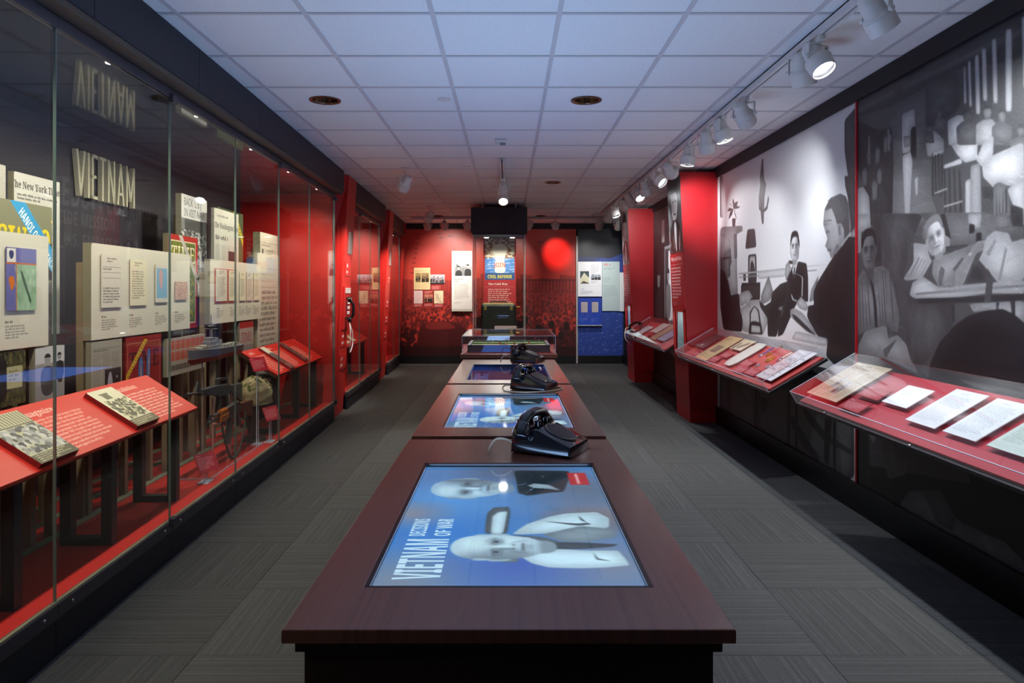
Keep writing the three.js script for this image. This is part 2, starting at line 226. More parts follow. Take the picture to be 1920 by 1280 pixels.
const MURAL_WARD = [[58,452,268,306,265,306,242,351,252,412,249,452,253],
[80,452,259,384,258,321,257,306,256,306,253,381,255,452,255],
[88,414,249,350,251,350,228,378,223,388,212,409,216],
[70,378,252,350,251,349,232,362,229,378,228],
[172,346,251,345,252,344,233,346,233],
[172,343,253,341,253,340,230,342,231],
[172,338,254,335,254,334,225,337,226],
[172,333,256,330,255,329,230,332,231],
[172,326,258,323,257,322,227,325,228],
[172,317,259,313,258,313,221,317,222],
[172,307,261,305,260,305,229,306,230],
[45,409,259,402,259,398,255,400,250,405,249,409,254],
[40,397,263,378,264,378,260,397,260],
[45,402,243,387,242,386,213,400,217],
[168,401,242,388,242,387,231,392,231,392,219,400,219],
[120,399,229,392,228,392,222,398,222],
[22,391,232,387,232,386,214,392,217],
[48,452,251,427,239,411,237,409,216,411,179,436,182,444,208,452,221],
[95,440,227,437,229,435,226,435,219,439,220],
[95,430,227,427,229,424,226,425,218,429,219],
[95,420,232,418,234,415,231,416,223,420,224],
[95,415,232,413,234,411,232,412,227,414,228],
[95,446,217,442,219,439,215,440,207,445,208],
[95,434,207,431,210,427,206,428,197,433,197],
[95,428,213,425,216,422,213,423,206,427,206],
[120,416,237,414,237,413,223,415,224],
[120,438,238,436,237,436,226,438,226],
[100,409,216,373,211,373,192,364,175,411,179],
[162,400,218,392,219,390,213,392,196,393,178,397,178,399,205],
[155,388,203,385,204,385,194,387,193],
[150,378,223,370,226,362,219,362,212,376,213],
[182,359,228,351,229,345,227,348,215,358,215],
[188,356,215,336,214,336,204,345,204,351,209],
[95,370,226,370,231,368,232,364,231,361,229,361,224],
[100,367,234,366,235,364,233,364,232,366,231,367,232],
[45,368,234,367,235,366,235,364,234,364,233,364,234,367,235],
[80,379,221,379,226,377,227,373,226,371,224,370,219],
[100,376,229,375,229,373,228,373,226,375,226,376,227],
[45,377,228,376,230,375,230,373,229,373,228,374,228,376,229],
[95,351,214,352,223,347,225,340,223,336,220,336,211],
[85,347,228,344,230,340,227,341,224,344,223,346,225],
[45,347,228,346,230,344,231,341,229,340,226,342,228,345,229],
[158,337,211,337,221,332,222,326,221,322,217,321,208],
[120,332,226,329,228,326,225,327,222,329,221,331,223],
[45,332,226,331,228,329,228,326,227,326,224,327,226,331,227],
[105,326,209,326,217,322,219,317,217,313,214,313,206],
[110,322,222,319,224,317,221,317,218,319,217,321,219],
[45,322,222,321,224,319,224,317,223,316,220,318,222,321,223],
[110,313,200,314,208,310,209,305,208,302,206,302,198],
[110,310,212,308,214,305,211,306,209,308,208,309,210],
[45,310,212,309,214,308,215,306,213,305,211,306,212,309,213],
[190,333,202,325,204,306,206,305,189,315,188,321,191,325,189,332,195],
[188,316,187,305,191,305,169,311,176],
[182,337,204,332,211,325,213,325,204,333,200],
[140,341,202,334,202,333,172,341,173],
[112,325,190,321,191,316,188,314,180,314,170,325,171],
[60,323,188,323,188,322,171,323,171],
[60,321,188,321,188,320,171,321,171],
[60,319,188,319,188,318,171,319,171],
[60,317,187,316,187,316,170,317,171],
[45,333,191,325,189,325,183,332,185],
[45,314,180,306,177,306,172,314,173],
[170,362,206,348,207,347,204,362,204],
[168,373,214,362,214,362,213,372,212],
[50,372,214,371,214,371,191,372,191],
[50,370,213,369,213,368,191,369,191],
[50,367,213,366,213,365,190,366,190],
[50,364,212,363,212,363,190,364,190],
[50,362,204,361,204,360,178,361,178],
[50,358,203,357,204,356,177,357,177],
[50,354,203,353,203,352,177,353,177],
[50,350,202,349,202,347,177,349,176],
[150,370,193,359,194,359,193,370,192],
[150,362,185,347,186,347,185,362,184],
[155,345,195,341,196,341,173,345,173],
[158,452,207,444,207,437,200,435,182,452,183],
[72,423,188,380,183,392,167,400,146,391,137,353,135,353,125,371,108,385,96,402,125,421,156],
[95,385,184,330,178,306,169,306,162,355,163,361,173,376,178],
[50,365,181,361,181,356,168,359,167],
[150,343,179,333,178,334,171,342,171],
[30,342,174,338,173,338,169,342,169],
[28,337,169,333,169,333,164,337,165],
[105,324,177,314,176,314,169,324,169],
[40,313,176,306,175,306,169,313,170],
[159,453,191,436,189,435,179,447,179,447,166,453,165],
[40,436,189,423,188,422,156,432,156,429,174],
[40,447,168,446,175,442,179,434,179,429,175,428,166,430,173,442,176],
[96,446,167,444,174,437,176,430,173,429,164,432,156,438,155,444,158],
[130,437,173,431,172,430,164,435,164],
[50,442,168,437,167,437,166,442,167],
[50,435,167,430,167,430,166,434,166],
[55,440,159,434,158,434,157,439,158],
[70,437,165,435,165,434,162,437,161],
[80,444,158,432,157,432,146,437,146,443,153],
[118,453,148,444,155,438,148,434,143,431,156,421,156,414,153,409,143,403,126,405,117,413,119,417,121,427,119,442,116,453,112],
[60,436,148,432,146,428,132,427,119,430,119,432,136],
[92,427,154,427,154,423,122,424,122],
[92,424,154,424,154,420,122,421,122],
[92,422,154,421,154,417,122,418,122],
[92,419,154,418,154,415,122,415,122],
[92,416,154,416,154,412,123,412,122],
[92,414,154,413,154,409,123,410,123],
[95,450,148,449,148,447,119,448,119],
[95,447,148,446,148,443,120,444,119],
[95,443,148,443,148,439,120,440,119],
[95,440,148,439,148,435,120,436,120],
[85,416,118,405,117,407,114,414,111],
[151,450,107,442,116,417,121,415,113,405,116,396,111,392,103,384,96,418,101,453,100],
[115,421,106,405,114,414,105,418,101],
[171,389,168,377,166,374,159,372,157,381,148,395,147,399,148,389,157],
[150,393,150,392,149,383,159,384,160],
[150,389,150,388,150,380,159,381,159],
[150,385,150,385,150,378,158,379,158],
[150,382,150,381,150,376,157,376,157],
[169,390,146,380,149,366,143,349,144,330,145,305,146,305,140,330,140,360,137,388,137,393,139],
[150,387,140,339,143,305,144,305,143,339,141,387,139],
[35,387,137,353,138,305,140,305,137,353,135,383,134],
[60,363,134,361,134,361,129,364,130],
[40,356,135,353,135,353,125,355,124],
[150,376,178,370,179,365,177,361,170,357,168,357,164,360,164,361,161,367,159,373,160,377,165,379,169,381,172],
[112,381,171,380,176,375,179,370,179,365,176,371,176,376,173,376,168,378,167],
[90,372,168,368,169,368,168,372,167],
[90,366,170,364,171,364,170,365,170],
[100,365,163,361,164,361,164,365,163],
[110,367,168,365,169,363,166,365,165],
[60,361,164,343,164,343,163,357,160],
[132,371,158,360,160,343,163,337,164,341,159,344,156,352,151,353,143,366,143,372,150],
[95,366,151,364,154,361,152,364,144,366,144],
[100,355,152,347,158,346,157,353,151],
[154,352,151,343,159,336,165,330,165,326,164,330,161,337,159,341,153,346,145,349,143,353,144],
[182,343,159,340,160,340,159,342,158],
[45,344,145,339,153,333,156,330,151,330,146],
[175,330,166,324,169,315,167,313,163,305,164,305,146,322,145,330,152,335,156,332,160],
[158,322,146,319,155,317,161,316,160,318,153,320,146],
[158,330,159,324,165,323,164,328,157],
[72,329,152,325,147,327,133,332,133,330,143],
[150,342,135,305,137,305,127,316,130,330,132,339,131],
[60,323,136,321,136,322,132,323,132],
[50,314,137,311,137,311,130,313,131],
[20,374,102,366,114,353,124,343,129,330,132,319,133,312,131,305,127,276,93,276,46,378,75],
[16,494,6,308,16,306,24,306,53,449,31,457,15],
[95,406,15,394,29,365,38,352,27,328,27,306,29,306,17,352,16],
[70,381,33,365,38,352,27,354,20,368,20],
[30,454,53,438,53,435,17,454,16],
[120,439,53,427,54,432,47],
[100,421,53,410,52,405,44,396,45,396,38,415,30]];
// outlines of the screen picture: value, then x and y on the 620 x 1108 picture
const SCREEN_SHAPES = [[40,328,55,529,62,528,139,490,335,444,344,412,362,371,379,341,353,337,221],
[180,374,260,396,231,449,251,481,317,441,298,394,289],
[95,244,738,245,563,263,506,310,495,315,548,306,738],
[225,261,738,262,592,278,548,306,541,295,738],
[110,306,763,327,750,398,763,454,809,406,849,366,876,334,854,359,821,335,786],
[190,335,780,361,763,389,798,379,832,355,832,368,804],
[228,319,741,359,661,429,592,477,563,572,548,601,606,590,687,526,713,463,738,400,738,348,744],
[150,399,744,512,674,596,700,600,763,520,798,458,804],
[75,395,838,454,804,519,809,595,821,576,838,494,854,414,854],
[235,337,902,374,865,434,854,513,865,588,865,598,927,600,962,541,976,474,981,407,976,367,952],
[120,276,932,310,917,333,917,333,942,306,945],
[110,513,578,517,627,545,661,504,674,409,634,506,654,533,648],
[120,523,876,530,917,562,937,525,927]];
// ------------------------------------------------------------------ shared materials
const RED = mat('#c5221b', 0.42), RED_DEEP = mat('#9d0f18', 0.4), RED_CASE = mat('#b51a18', 0.45), BLACK = mat('#15151a', 0.45), CHARCOAL = mat('#23242b', 0.5), NAVY = mat('#1d1f2a', 0.55);
const STEEL = mat('#a9a9ab', 0.32, 0.9), RAIL_METAL = mat('#5d5a60', 0.45, 0.6), WHITE_PLASTIC = mat('#d9d5cf', 0.42), WOOD_POST = mat('#8d7c66', 0.65), LEG_BLACK = mat('#1c1d26', 0.5), TRACK_GREY = mat('#7c7e6c', 0.6);
const GLASS = new THREE.MeshPhysicalMaterial({ color: new THREE.Color(0.93, 0.97, 0.95), roughness: 0, metalness: 0, transmission: 1, thickness: 0, ior: 1.5, specularIntensity: 0.5 });
const ACRYLIC = new THREE.MeshPhysicalMaterial({ color: new THREE.Color(0.97, 0.98, 1), roughness: 0.01, metalness: 0, transmission: 1, thickness: 0, ior: 1.49 });
const GLASS_EDGE = new THREE.MeshPhysicalMaterial({ color: new THREE.Color(0.18, 0.24, 0.21), roughness: 0.15, metalness: 0.1 });
const ACRYLIC_EDGE = new THREE.MeshPhysicalMaterial({ color: new THREE.Color(0.62, 0.68, 0.82), roughness: 0.12, metalness: 0.1 });
const LENS = new THREE.MeshStandardMaterial({ color: '#ffffff', emissive: new THREE.Color(0.95, 0.98, 1), emissiveIntensity: 5, roughness: 0.3 });
const REFLECTOR = mat('#c9c9cc', 0.18, 1);

// ------------------------------------------------------------------ floor: square carpet tiles laid quarter-turned
{
  const N = 512, data = new Uint8Array(N * N * 4), bump = new Uint8Array(N * N * 4); reseed(3);
  const row = Array.from({ length: N }, () => rnd()), band = Array.from({ length: 40 }, () => rnd()), streak = Array.from({ length: 400 }, () => [rnd() * N | 0, rnd() * N | 0, 20 + rnd() * 160 | 0, rnd()]);
  const f = new Float32Array(N * N);
  for (let y = 0; y < N; y++) for (let x = 0; x < N; x++) f[y * N + x] = 0.5 + ((y >> 1) % 4 < 2 ? 0.13 : -0.1) + (row[y >> 2] - 0.5) * 0.16 + (band[(y / N * 40) | 0] - 0.5) * 0.1 + (((x + (y >> 2) * 5) % 9) < 4 ? 0.07 : -0.05) + (rnd() - 0.5) * 0.3;
  for (const [sx, sy, len, v] of streak) for (let k = 0; k < len; k++) { f[sy * N + (sx + k) % N] += (v - 0.5) * 0.22; f[((sy + 1) % N) * N + (sx + k) % N] += (v - 0.5) * 0.22; }
  for (let i = 0; i < N * N; i++) { const v = Math.max(0, Math.min(1, f[i])); data.set([42 + v * 82, 42 + v * 82, 42 + v * 81, 255], i * 4); bump.set([v * 255, v * 255, v * 255, 255], i * 4); }
  const T = (d, s) => { const t = new THREE.DataTexture(d, N, N); t.wrapS = t.wrapT = THREE.RepeatWrapping; t.magFilter = THREE.LinearFilter; t.minFilter = THREE.LinearMipmapLinearFilter; t.generateMipmaps = true; t.flipY = true; if (s) t.colorSpace = THREE.SRGBColorSpace; t.needsUpdate = true; return t; };
  const tm = T(data, true), tb = T(bump, false);
  const carpets = ['#ffffff', '#f1f1ee', '#e6e7ea'].map((c) => new THREE.MeshStandardMaterial({ color: c, map: tm, bumpMap: tb, bumpScale: 0.0025, roughness: 0.95 }));
  const fl = struct('floor', box(6.6, 0.12, 17.4, -0.5, -0.068, -5.7), mat('#101010', 0.9), 'dark grey carpet tile floor of the exhibition gallery', 'floor');
  const side = 0.608, g0 = new THREE.BoxGeometry(side, 0.008, side), g1 = g0.clone().rotateY(PI / 2);
  for (let i = 0; i < 10; i++) for (let k = 0; k < 27; k++) {
    const x = -2.74 + i * 0.61, z = 1.85 - k * 0.61; if (x - 0.31 > XR || z < -13.9) continue;
    const q = (i + k) % 2 ? g1 : g0; const m = mesh('carpet_tile', q, carpets[(i * 7 + k * 3) % 3], fl); m.position.set(x, -0.004, z);
  }
}

// ------------------------------------------------------------------ ceiling: lay-in tiles between tee bars
const downlights = [[-1.28, 4.9, 0.095], [0.54, 4.9, 0.095], [0.54, 8.6, 0.085], [0.56, 12.4, 0.085], [-1.25, 12.4, 0.085]];
{
  const N = 256, data = new Uint8Array(N * N * 4); reseed(5);
  for (let i = 0; i < N * N; i++) { const v = 234 + (rnd() - 0.5) * 14 - (rnd() < 0.012 ? 26 : 0); data.set([v, v, v - 2, 255], i * 4); }
  const t = new THREE.DataTexture(data, N, N); t.colorSpace = THREE.SRGBColorSpace; t.wrapS = t.wrapT = THREE.RepeatWrapping; t.magFilter = THREE.LinearFilter; t.needsUpdate = true;
  const tileM = new THREE.MeshStandardMaterial({ map: t, roughness: 0.9 }), teeM = mat('#cac7c7', 0.5);
  const c = struct('ceiling', box(6.6, 0.1, 17.4, -0.5, H + 0.26, -5.7), mat('#2a2a2c', 0.9), 'white lay-in tile ceiling with a grid of tee bars', 'ceiling');
  const gx = -0.367, gz = -3.37, tg = new THREE.BoxGeometry(0.606, 0.015, 0.606);
  for (let i = -4; i <= 4; i++) { const x = gx + i * 0.61; if (x > 2.3 || x < -2.9) continue; mesh('main_tee', box(0.024, 0.03, 16.6, x, H + 0.012, -5.7), teeM, c); }
  for (let k = -8; k <= 17; k++) { const z = gz - k * 0.61; if (z > 2.6 || z < -DB) continue; mesh('cross_tee', box(5.2, 0.028, 0.022, -0.3, H + 0.0125, z), teeM, c); }
  for (let i = -5; i <= 4; i++) for (let k = -9; k <= 17; k++) {
    const x = gx + (i + 0.5) * 0.61, z = gz - (k + 0.5) * 0.61; if (x - 0.3 > 2.3 || x < -2.6 || z < -DB - 0.2 || z > 2.6) continue;
    const holes = downlights.filter((d) => Math.abs(d[0] - x) < 0.305 && Math.abs(-d[1] - z) < 0.305);
    let g = tg;
    if (holes.length) { const [dx, dd, r] = holes[0]; g = extrude([[-0.303, -0.303], [0.303, -0.303], [0.303, 0.303], [-0.303, 0.303]], 0.015, 0, [Array.from({ length: 28 }, (_, q) => [dx - x + r * Math.cos(-q / 28 * 2 * PI), -(-dd - z) + r * Math.sin(-q / 28 * 2 * PI)])]).rotateX(-PI / 2); g.scale(1, 1, 1); }
    const m = mesh('ceiling_tile', g, tileM, c); m.position.set(x, H + 0.011, z);
  }
}
{
  const bronze = mat('#6b4a34', 0.25, 0.85), trimM = mat('#7a5a44', 0.3, 0.8);
  for (const [i, [x, d, r]] of downlights.entries()) {
    const o = thing('recessed_downlight', 'unlit bronze recessed downlight ' + ['beside the long showcase header', 'over the middle touch-screen table', 'over the diorama table', 'between the tall showcase and the blue mural', 'beside the short showcase header'][i], 'downlight', [x, H - 0.004, -d], 0, 'recessed ceiling downlights');
    mesh('trim_ring', lathe([[r - 0.006, 0.012], [r - 0.004, 0.0], [r + 0.012, 0.0], [r + 0.013, 0.006], [r, 0.007]], 32), trimM, o);
    mesh('reflector', lathe([[r - 0.005, 0.01], [r - 0.012, 0.04], [r - 0.03, 0.09], [0.03, 0.11], [0, 0.11]], 32), bronze, o);
    mesh('bulb', new THREE.SphereGeometry(0.022, 14, 10).translate(0, 0.09, 0), mat('#d8d2c4', 0.2), o);
  }
  for (const [x, d, r] of [[-0.447, 4.87, 0.045], [-0.45, 7.5, 0.045]]) tag(mesh('sprinkler_cover', lathe([[0, -0.006], [r * 0.9, -0.006], [r, -0.003], [r, 0.006]], 28).translate(x, H, -d), WHITE_PLASTIC), 'small round white sprinkler cover in the ceiling ' + (d < 6 ? 'over the middle touch-screen table' : 'near the short centre light track'), 'sprinkler', 'ceiling sprinkler covers');
  const e = thing('ceiling_sensor', 'small white sensor box with a grey face on the ceiling', 'sensor', [-0.07, H, -6.17]);
  mesh('housing', rbox(0.1, 0.03, 0.07, 0.006, 0, -0.015, 0), WHITE_PLASTIC, e); mesh('window', rbox(0.05, 0.022, 0.035, 0.006, 0.018, -0.04, 0.01), mat('#8b8b90', 0.4), e);
}

// ------------------------------------------------------------------ walls and trim
{
  struct('wall_right', box(0.12, 3.0, 17.4, 2.33, 1.5, -5.7), mat('#17171b', 0.7), 'dark right-hand gallery wall behind the photo murals', 'wall');
  struct('wall_back', box(6.6, 3.0, 0.12, -0.5, 1.5, -DB - 0.08), mat('#1b1b1f', 0.7), 'dark end wall behind the red and blue murals', 'wall');
  struct('wall_front', box(6.6, 3.0, 0.12, -0.5, 1.5, 2.75), mat('#4a4a50', 0.8), 'grey wall closing the near end of the gallery', 'wall');
  const wl = struct('wall_left', box(0.12, 3.0, 17.4, -0.06, 1.5, -5.7), mat('#1b1b20', 0.8), 'dark wall behind the row of showcases', 'wall');
  wl.position.copy(leftPoint(0, 1.06, 0)); wl.rotation.y = LA;
  const wn = struct('wall_near_left', box(0.1, 2.73, 2.2, -0.05, 1.365, 0), mat('#24242a', 0.7), 'dark wall beside the near end of the long showcase', 'wall'); wn.position.copy(leftPoint(-1.45, 0.0, 0)); wn.rotation.y = LA;
  struct('baseboard_right', box(0.02, 0.18, 17.2, XR - 0.012, 0.09, -5.6), mat('#0d0d10', 0.35), 'black baseboard along the mural wall', 'baseboard');
  struct('trim_1', box(0.03, 0.11, 17.2, XR - 0.005, H - 0.055, -5.6), mat('#17161a', 0.6), 'black band where the mural wall meets the ceiling', 'trim');
  struct('baseboard_back', box(4.6, 0.15, 0.02, 0.1, 0.075, -DB + 0.012), mat('#131114', 0.4), 'black baseboard under the end wall murals', 'baseboard');
  struct('trim_2', box(4.6, 0.11, 0.03, 0.1, H - 0.055, -DB + 0.01), mat('#17161a', 0.6), 'black band where the end wall meets the ceiling', 'trim');
  struct('trim_3', box(0.035, 2.49, 0.04, 1.335, 1.245, -DB + 0.02), mat('#b9b4b2', 0.35, 0.3), 'narrow silver upright between the red and blue murals', 'trim');
  struct('trim_4', box(0.012, 2.45, 0.016, XR - 0.004, 1.405, -4.52), mat('#b3121f', 0.4), 'thin red upright strip between the two photo murals', 'trim');
}

// ------------------------------------------------------------------ photo murals on the right wall
const muralPlane = (w, h) => { const g = printed(w, h, 0.015); return g.rotateY(-PI / 2); };
function drawMural(g, w, h, shapes, d0, px, base) {         // shapes in centimetres: distance along the wall, height; d0 = far end
  g.fillStyle = grey(base); g.fillRect(0, 0, w, h);
  for (const [v, ...p] of shapes) { const q = []; for (let i = 0; i < p.length; i += 2) q.push((d0 - p[i] / 100) * px, h - (p[i + 1] / 100 - 0.18) * px); printTone(g, q, v); }
}
{
  reseed(11);
  const t1 = canvasTexture(3.02 * 600, 2.45 * 600, (g, w, h) => { drawMural(g, w, h, MURAL_TALK, 7.54, 600, 200); portrait(g, 1218, 524, 136, 0.03, 178, { hair: 34, wide: 0.66 }); soften(g, w, h, 2.2); grain(g, w, h, 22); edge(g, '#222'); });
  const m1 = mesh('photo_mural', muralPlane(3.02, 2.45), printMat(t1, 0.45)); m1.position.set(XR + 0.0075, 1.405, -6.03);
  tag(m1, 'black and white photo mural of suited men talking in a pale sitting room', 'mural');
  reseed(12);
  const t2 = canvasTexture(2040, 2.45 * 600, (g, w, h) => {
    g.save(); g.scale(2040 / (4.7 * 600), 1); drawMural(g, 4.7 * 600, h, [], 4.52, 600, 66);
    for (let i = 0; i < 900; i++) { g.fillStyle = grey(56 + rnd() * 26 | 0); g.fillRect(rnd() * 2800, 500 + rnd() * 900, 30 + rnd() * 120, 2 + rnd() * 4); }
    for (const [v, ...p] of MURAL_WARD) { const q = []; for (let i = 0; i < p.length; i += 2) q.push((4.52 - p[i] / 100) * 600, h - (p[i + 1] / 100 - 0.18) * 600); printTone(g, q, v); }
    portrait(g, 89, 580, 150, -0.04, 92, { hair: 24, wide: 0.66 }); portrait(g, 497, 560, 124, -0.32, 168, { hair: 105, side: -1 });
    blob(g, [900, 520, 1300, 480, 1900, 520, 2400, 500, 2400, 640, 1500, 640, 950, 630], grey(190)); g.fillStyle = grey(35); g.fillRect(900, 640, 1600, 34);
    for (let i = 0; i < 7; i++) { g.fillStyle = grey(180); g.fillRect(1150 + i * 190, 20, 70, 330); }
    for (let i = 0; i < 5; i++) person(g, 1200 + i * 260, 330, 60, grey(100), grey(120), grey(45));
    blob(g, [620, 1500, 700, 980, 1000, 850, 1500, 900, 2200, 820, 2900, 900, 2900, 1600], grey(19));
    g.restore(); soften(g, w, h, 1.6); grain(g, w, h, 20); edge(g, '#222');
  });
  const m2 = mesh('photo_mural', muralPlane(4.7, 2.45), printMat(t2, 0.45)); m2.position.set(XR + 0.0075, 1.405, -4.52 + 2.35);
  tag(m2, 'black and white photo mural of a crowded hospital ward with a man on a stretcher', 'mural');
  reseed(13);
  const t3 = canvasTexture(900, 810, (g, w, h) => {
    g.fillStyle = grey(26); g.fillRect(0, 0, w, h); g.fillStyle = grey(150); g.fillRect(250, 190, 190, 340); g.fillStyle = grey(55); g.fillRect(262, 205, 166, 330); g.fillStyle = grey(225); g.fillRect(330, 215, 250, 330);
    person(g, 330, 330, 44, grey(120), grey(160), grey(40)); person(g, 470, 350, 40, grey(70), grey(160), grey(40)); blob(g, [300, 560, 420, 520, 620, 540, 760, 600, 760, 700, 300, 700], grey(150));
    person(g, 660, 300, 60, grey(30), grey(150), grey(50)); person(g, 120, 340, 66, grey(40), grey(120), grey(30)); g.fillStyle = grey(190); g.fillRect(190, 60, 60, 110); for (let i = 0; i < 26; i++) { g.fillStyle = grey(170 + rnd() * 60 | 0); g.beginPath(); g.arc(330 + rnd() * 300, 560 + rnd() * 120, 8 + rnd() * 16, 0, 7); g.fill(); } soften(g, w, h, 2.5); grain(g, w, h, 18); edge(g, '#222');
  });
  const m3 = mesh('photo_mural', muralPlane(2.73, 2.45), printMat(t3, 0.45)); m3.position.set(XR + 0.0075, 1.405, -9.505);
  tag(m3, 'dark photo mural with a bright window between the two red pylons', 'mural');
}
// ------------------------------------------------------------------ murals on the end wall
{
  reseed(21);
  const t = canvasTexture(1500, 1090, (g, w, h) => {
    g.fillStyle = '#c33a2e'; g.fillRect(0, 0, w, h);
    for (let i = 0; i < 9; i++) { g.fillStyle = '#5e1a1a'; g.save(); g.translate(150 - i * 7, 40 + i * 42); g.rotate(-0.1); g.fillRect(-12, -3, 26, 7); g.restore(); }
    for (const [x, y] of [[330, 40], [345, 74], [420, 60], [1050, 52], [1190, 110]]) { g.fillStyle = '#6a1f1e'; g.beginPath(); g.ellipse(x, y, 22, 5, -0.2, 0, 7); g.fill(); }
    poly(g, [420, 210, 520, 130, 560, 90, 540, 160, 480, 230], '#a53a30');
    g.fillStyle = '#8f2a24'; for (let i = 0; i < 46; i++) g.fillRect(i * 34, 430 + (i % 5) * 8 - (i % 11) * 5, 30, 300);
    g.fillStyle = '#6d2020'; g.fillRect(1030, 430, 470, 18); for (let i = 0; i < 16; i++) g.fillRect(1035 + i * 29, 448, 11, 90); g.fillStyle = '#7b2523'; g.fillRect(1010, 535, 490, 12);
    for (let i = 0; i < 1700; i++) { const y = 520 + Math.pow(i / 1700, 1.1) * 560, s = 5 + (y - 520) / 560 * 22, v = rnd(); g.fillStyle = y > 860 ? (v < 0.5 ? '#3d1416' : v < 0.9 ? '#4b181a' : '#6a2020') : v < 0.4 ? '#5e1c1c' : v < 0.75 ? '#702020' : v < 0.95 ? '#842724' : '#a5352d'; g.beginPath(); g.ellipse(rnd() * w, y, s * 0.8, s, 0, 0, 7); g.fill(); }
    blob(g, [120, 1090, 150, 860, 210, 800, 420, 790, 560, 850, 600, 950, 590, 1090], '#4d1517'); blob(g, [200, 830, 240, 800, 400, 795, 480, 850, 420, 860, 220, 870], '#7c2422'); g.fillStyle = '#341012'; g.fillRect(0, 1010, w, 80);
    for (let i = 0; i < 30; i++) { g.fillStyle = '#2c0e11'; g.beginPath(); g.ellipse(560 + rnd() * 940, 760 + rnd() * 230, 26, 38, 0, 0, 7); g.fill(); }
    soften(g, w, h, 2); grain(g, w, h, 14); edge(g, '#300c0e');
  });
  const m = mesh('photo_mural', printed(3.43, 2.48, 0.015), printMat(t, 0.4)); m.position.set(-0.395, 1.39, -DB + 0.0005); tag(m, 'red tinted photo mural of a crowd before a columned building on the end wall', 'mural');
  const tb = canvasTexture(420, 1000, (g, w, h) => {
    g.fillStyle = '#2f4696'; g.fillRect(0, 0, w, h); g.fillStyle = '#1f2436'; g.fillRect(0, 0, w, 230); poly(g, [0, 230, 0, 330, w, 190, w, 230], '#2f4696'); poly(g, [0, 220, 0, 300, 260, 220], '#26325f');
    for (let i = 0; i < 260; i++) { g.fillStyle = rnd() < 0.5 ? '#3f5bb0' : '#6f86cc'; const x = rnd() * w, y = 640 + rnd() * 340; g.save(); g.translate(x, y); g.rotate(-0.7 + rnd() * 0.4); g.fillRect(0, 0, 4 + rnd() * 24, 1 + rnd() * 4); g.restore(); } grain(g, w, h, 10); edge(g, '#18203c');
  });
  const b = mesh('photo_mural', printed(0.89, 2.48, 0.015), printMat(tb, 0.35)); b.position.set(1.8, 1.39, -DB + 0.0005); tag(b, 'blue tinted photo mural with rippling water on the end wall', 'mural');
}
const ORD = ['first', 'second', 'third', 'fourth', 'fifth', 'sixth', 'seventh', 'eighth', 'ninth', 'tenth', 'eleventh', 'twelfth', 'thirteenth', 'fourteenth', 'fifteenth', 'sixteenth', 'seventeenth'];
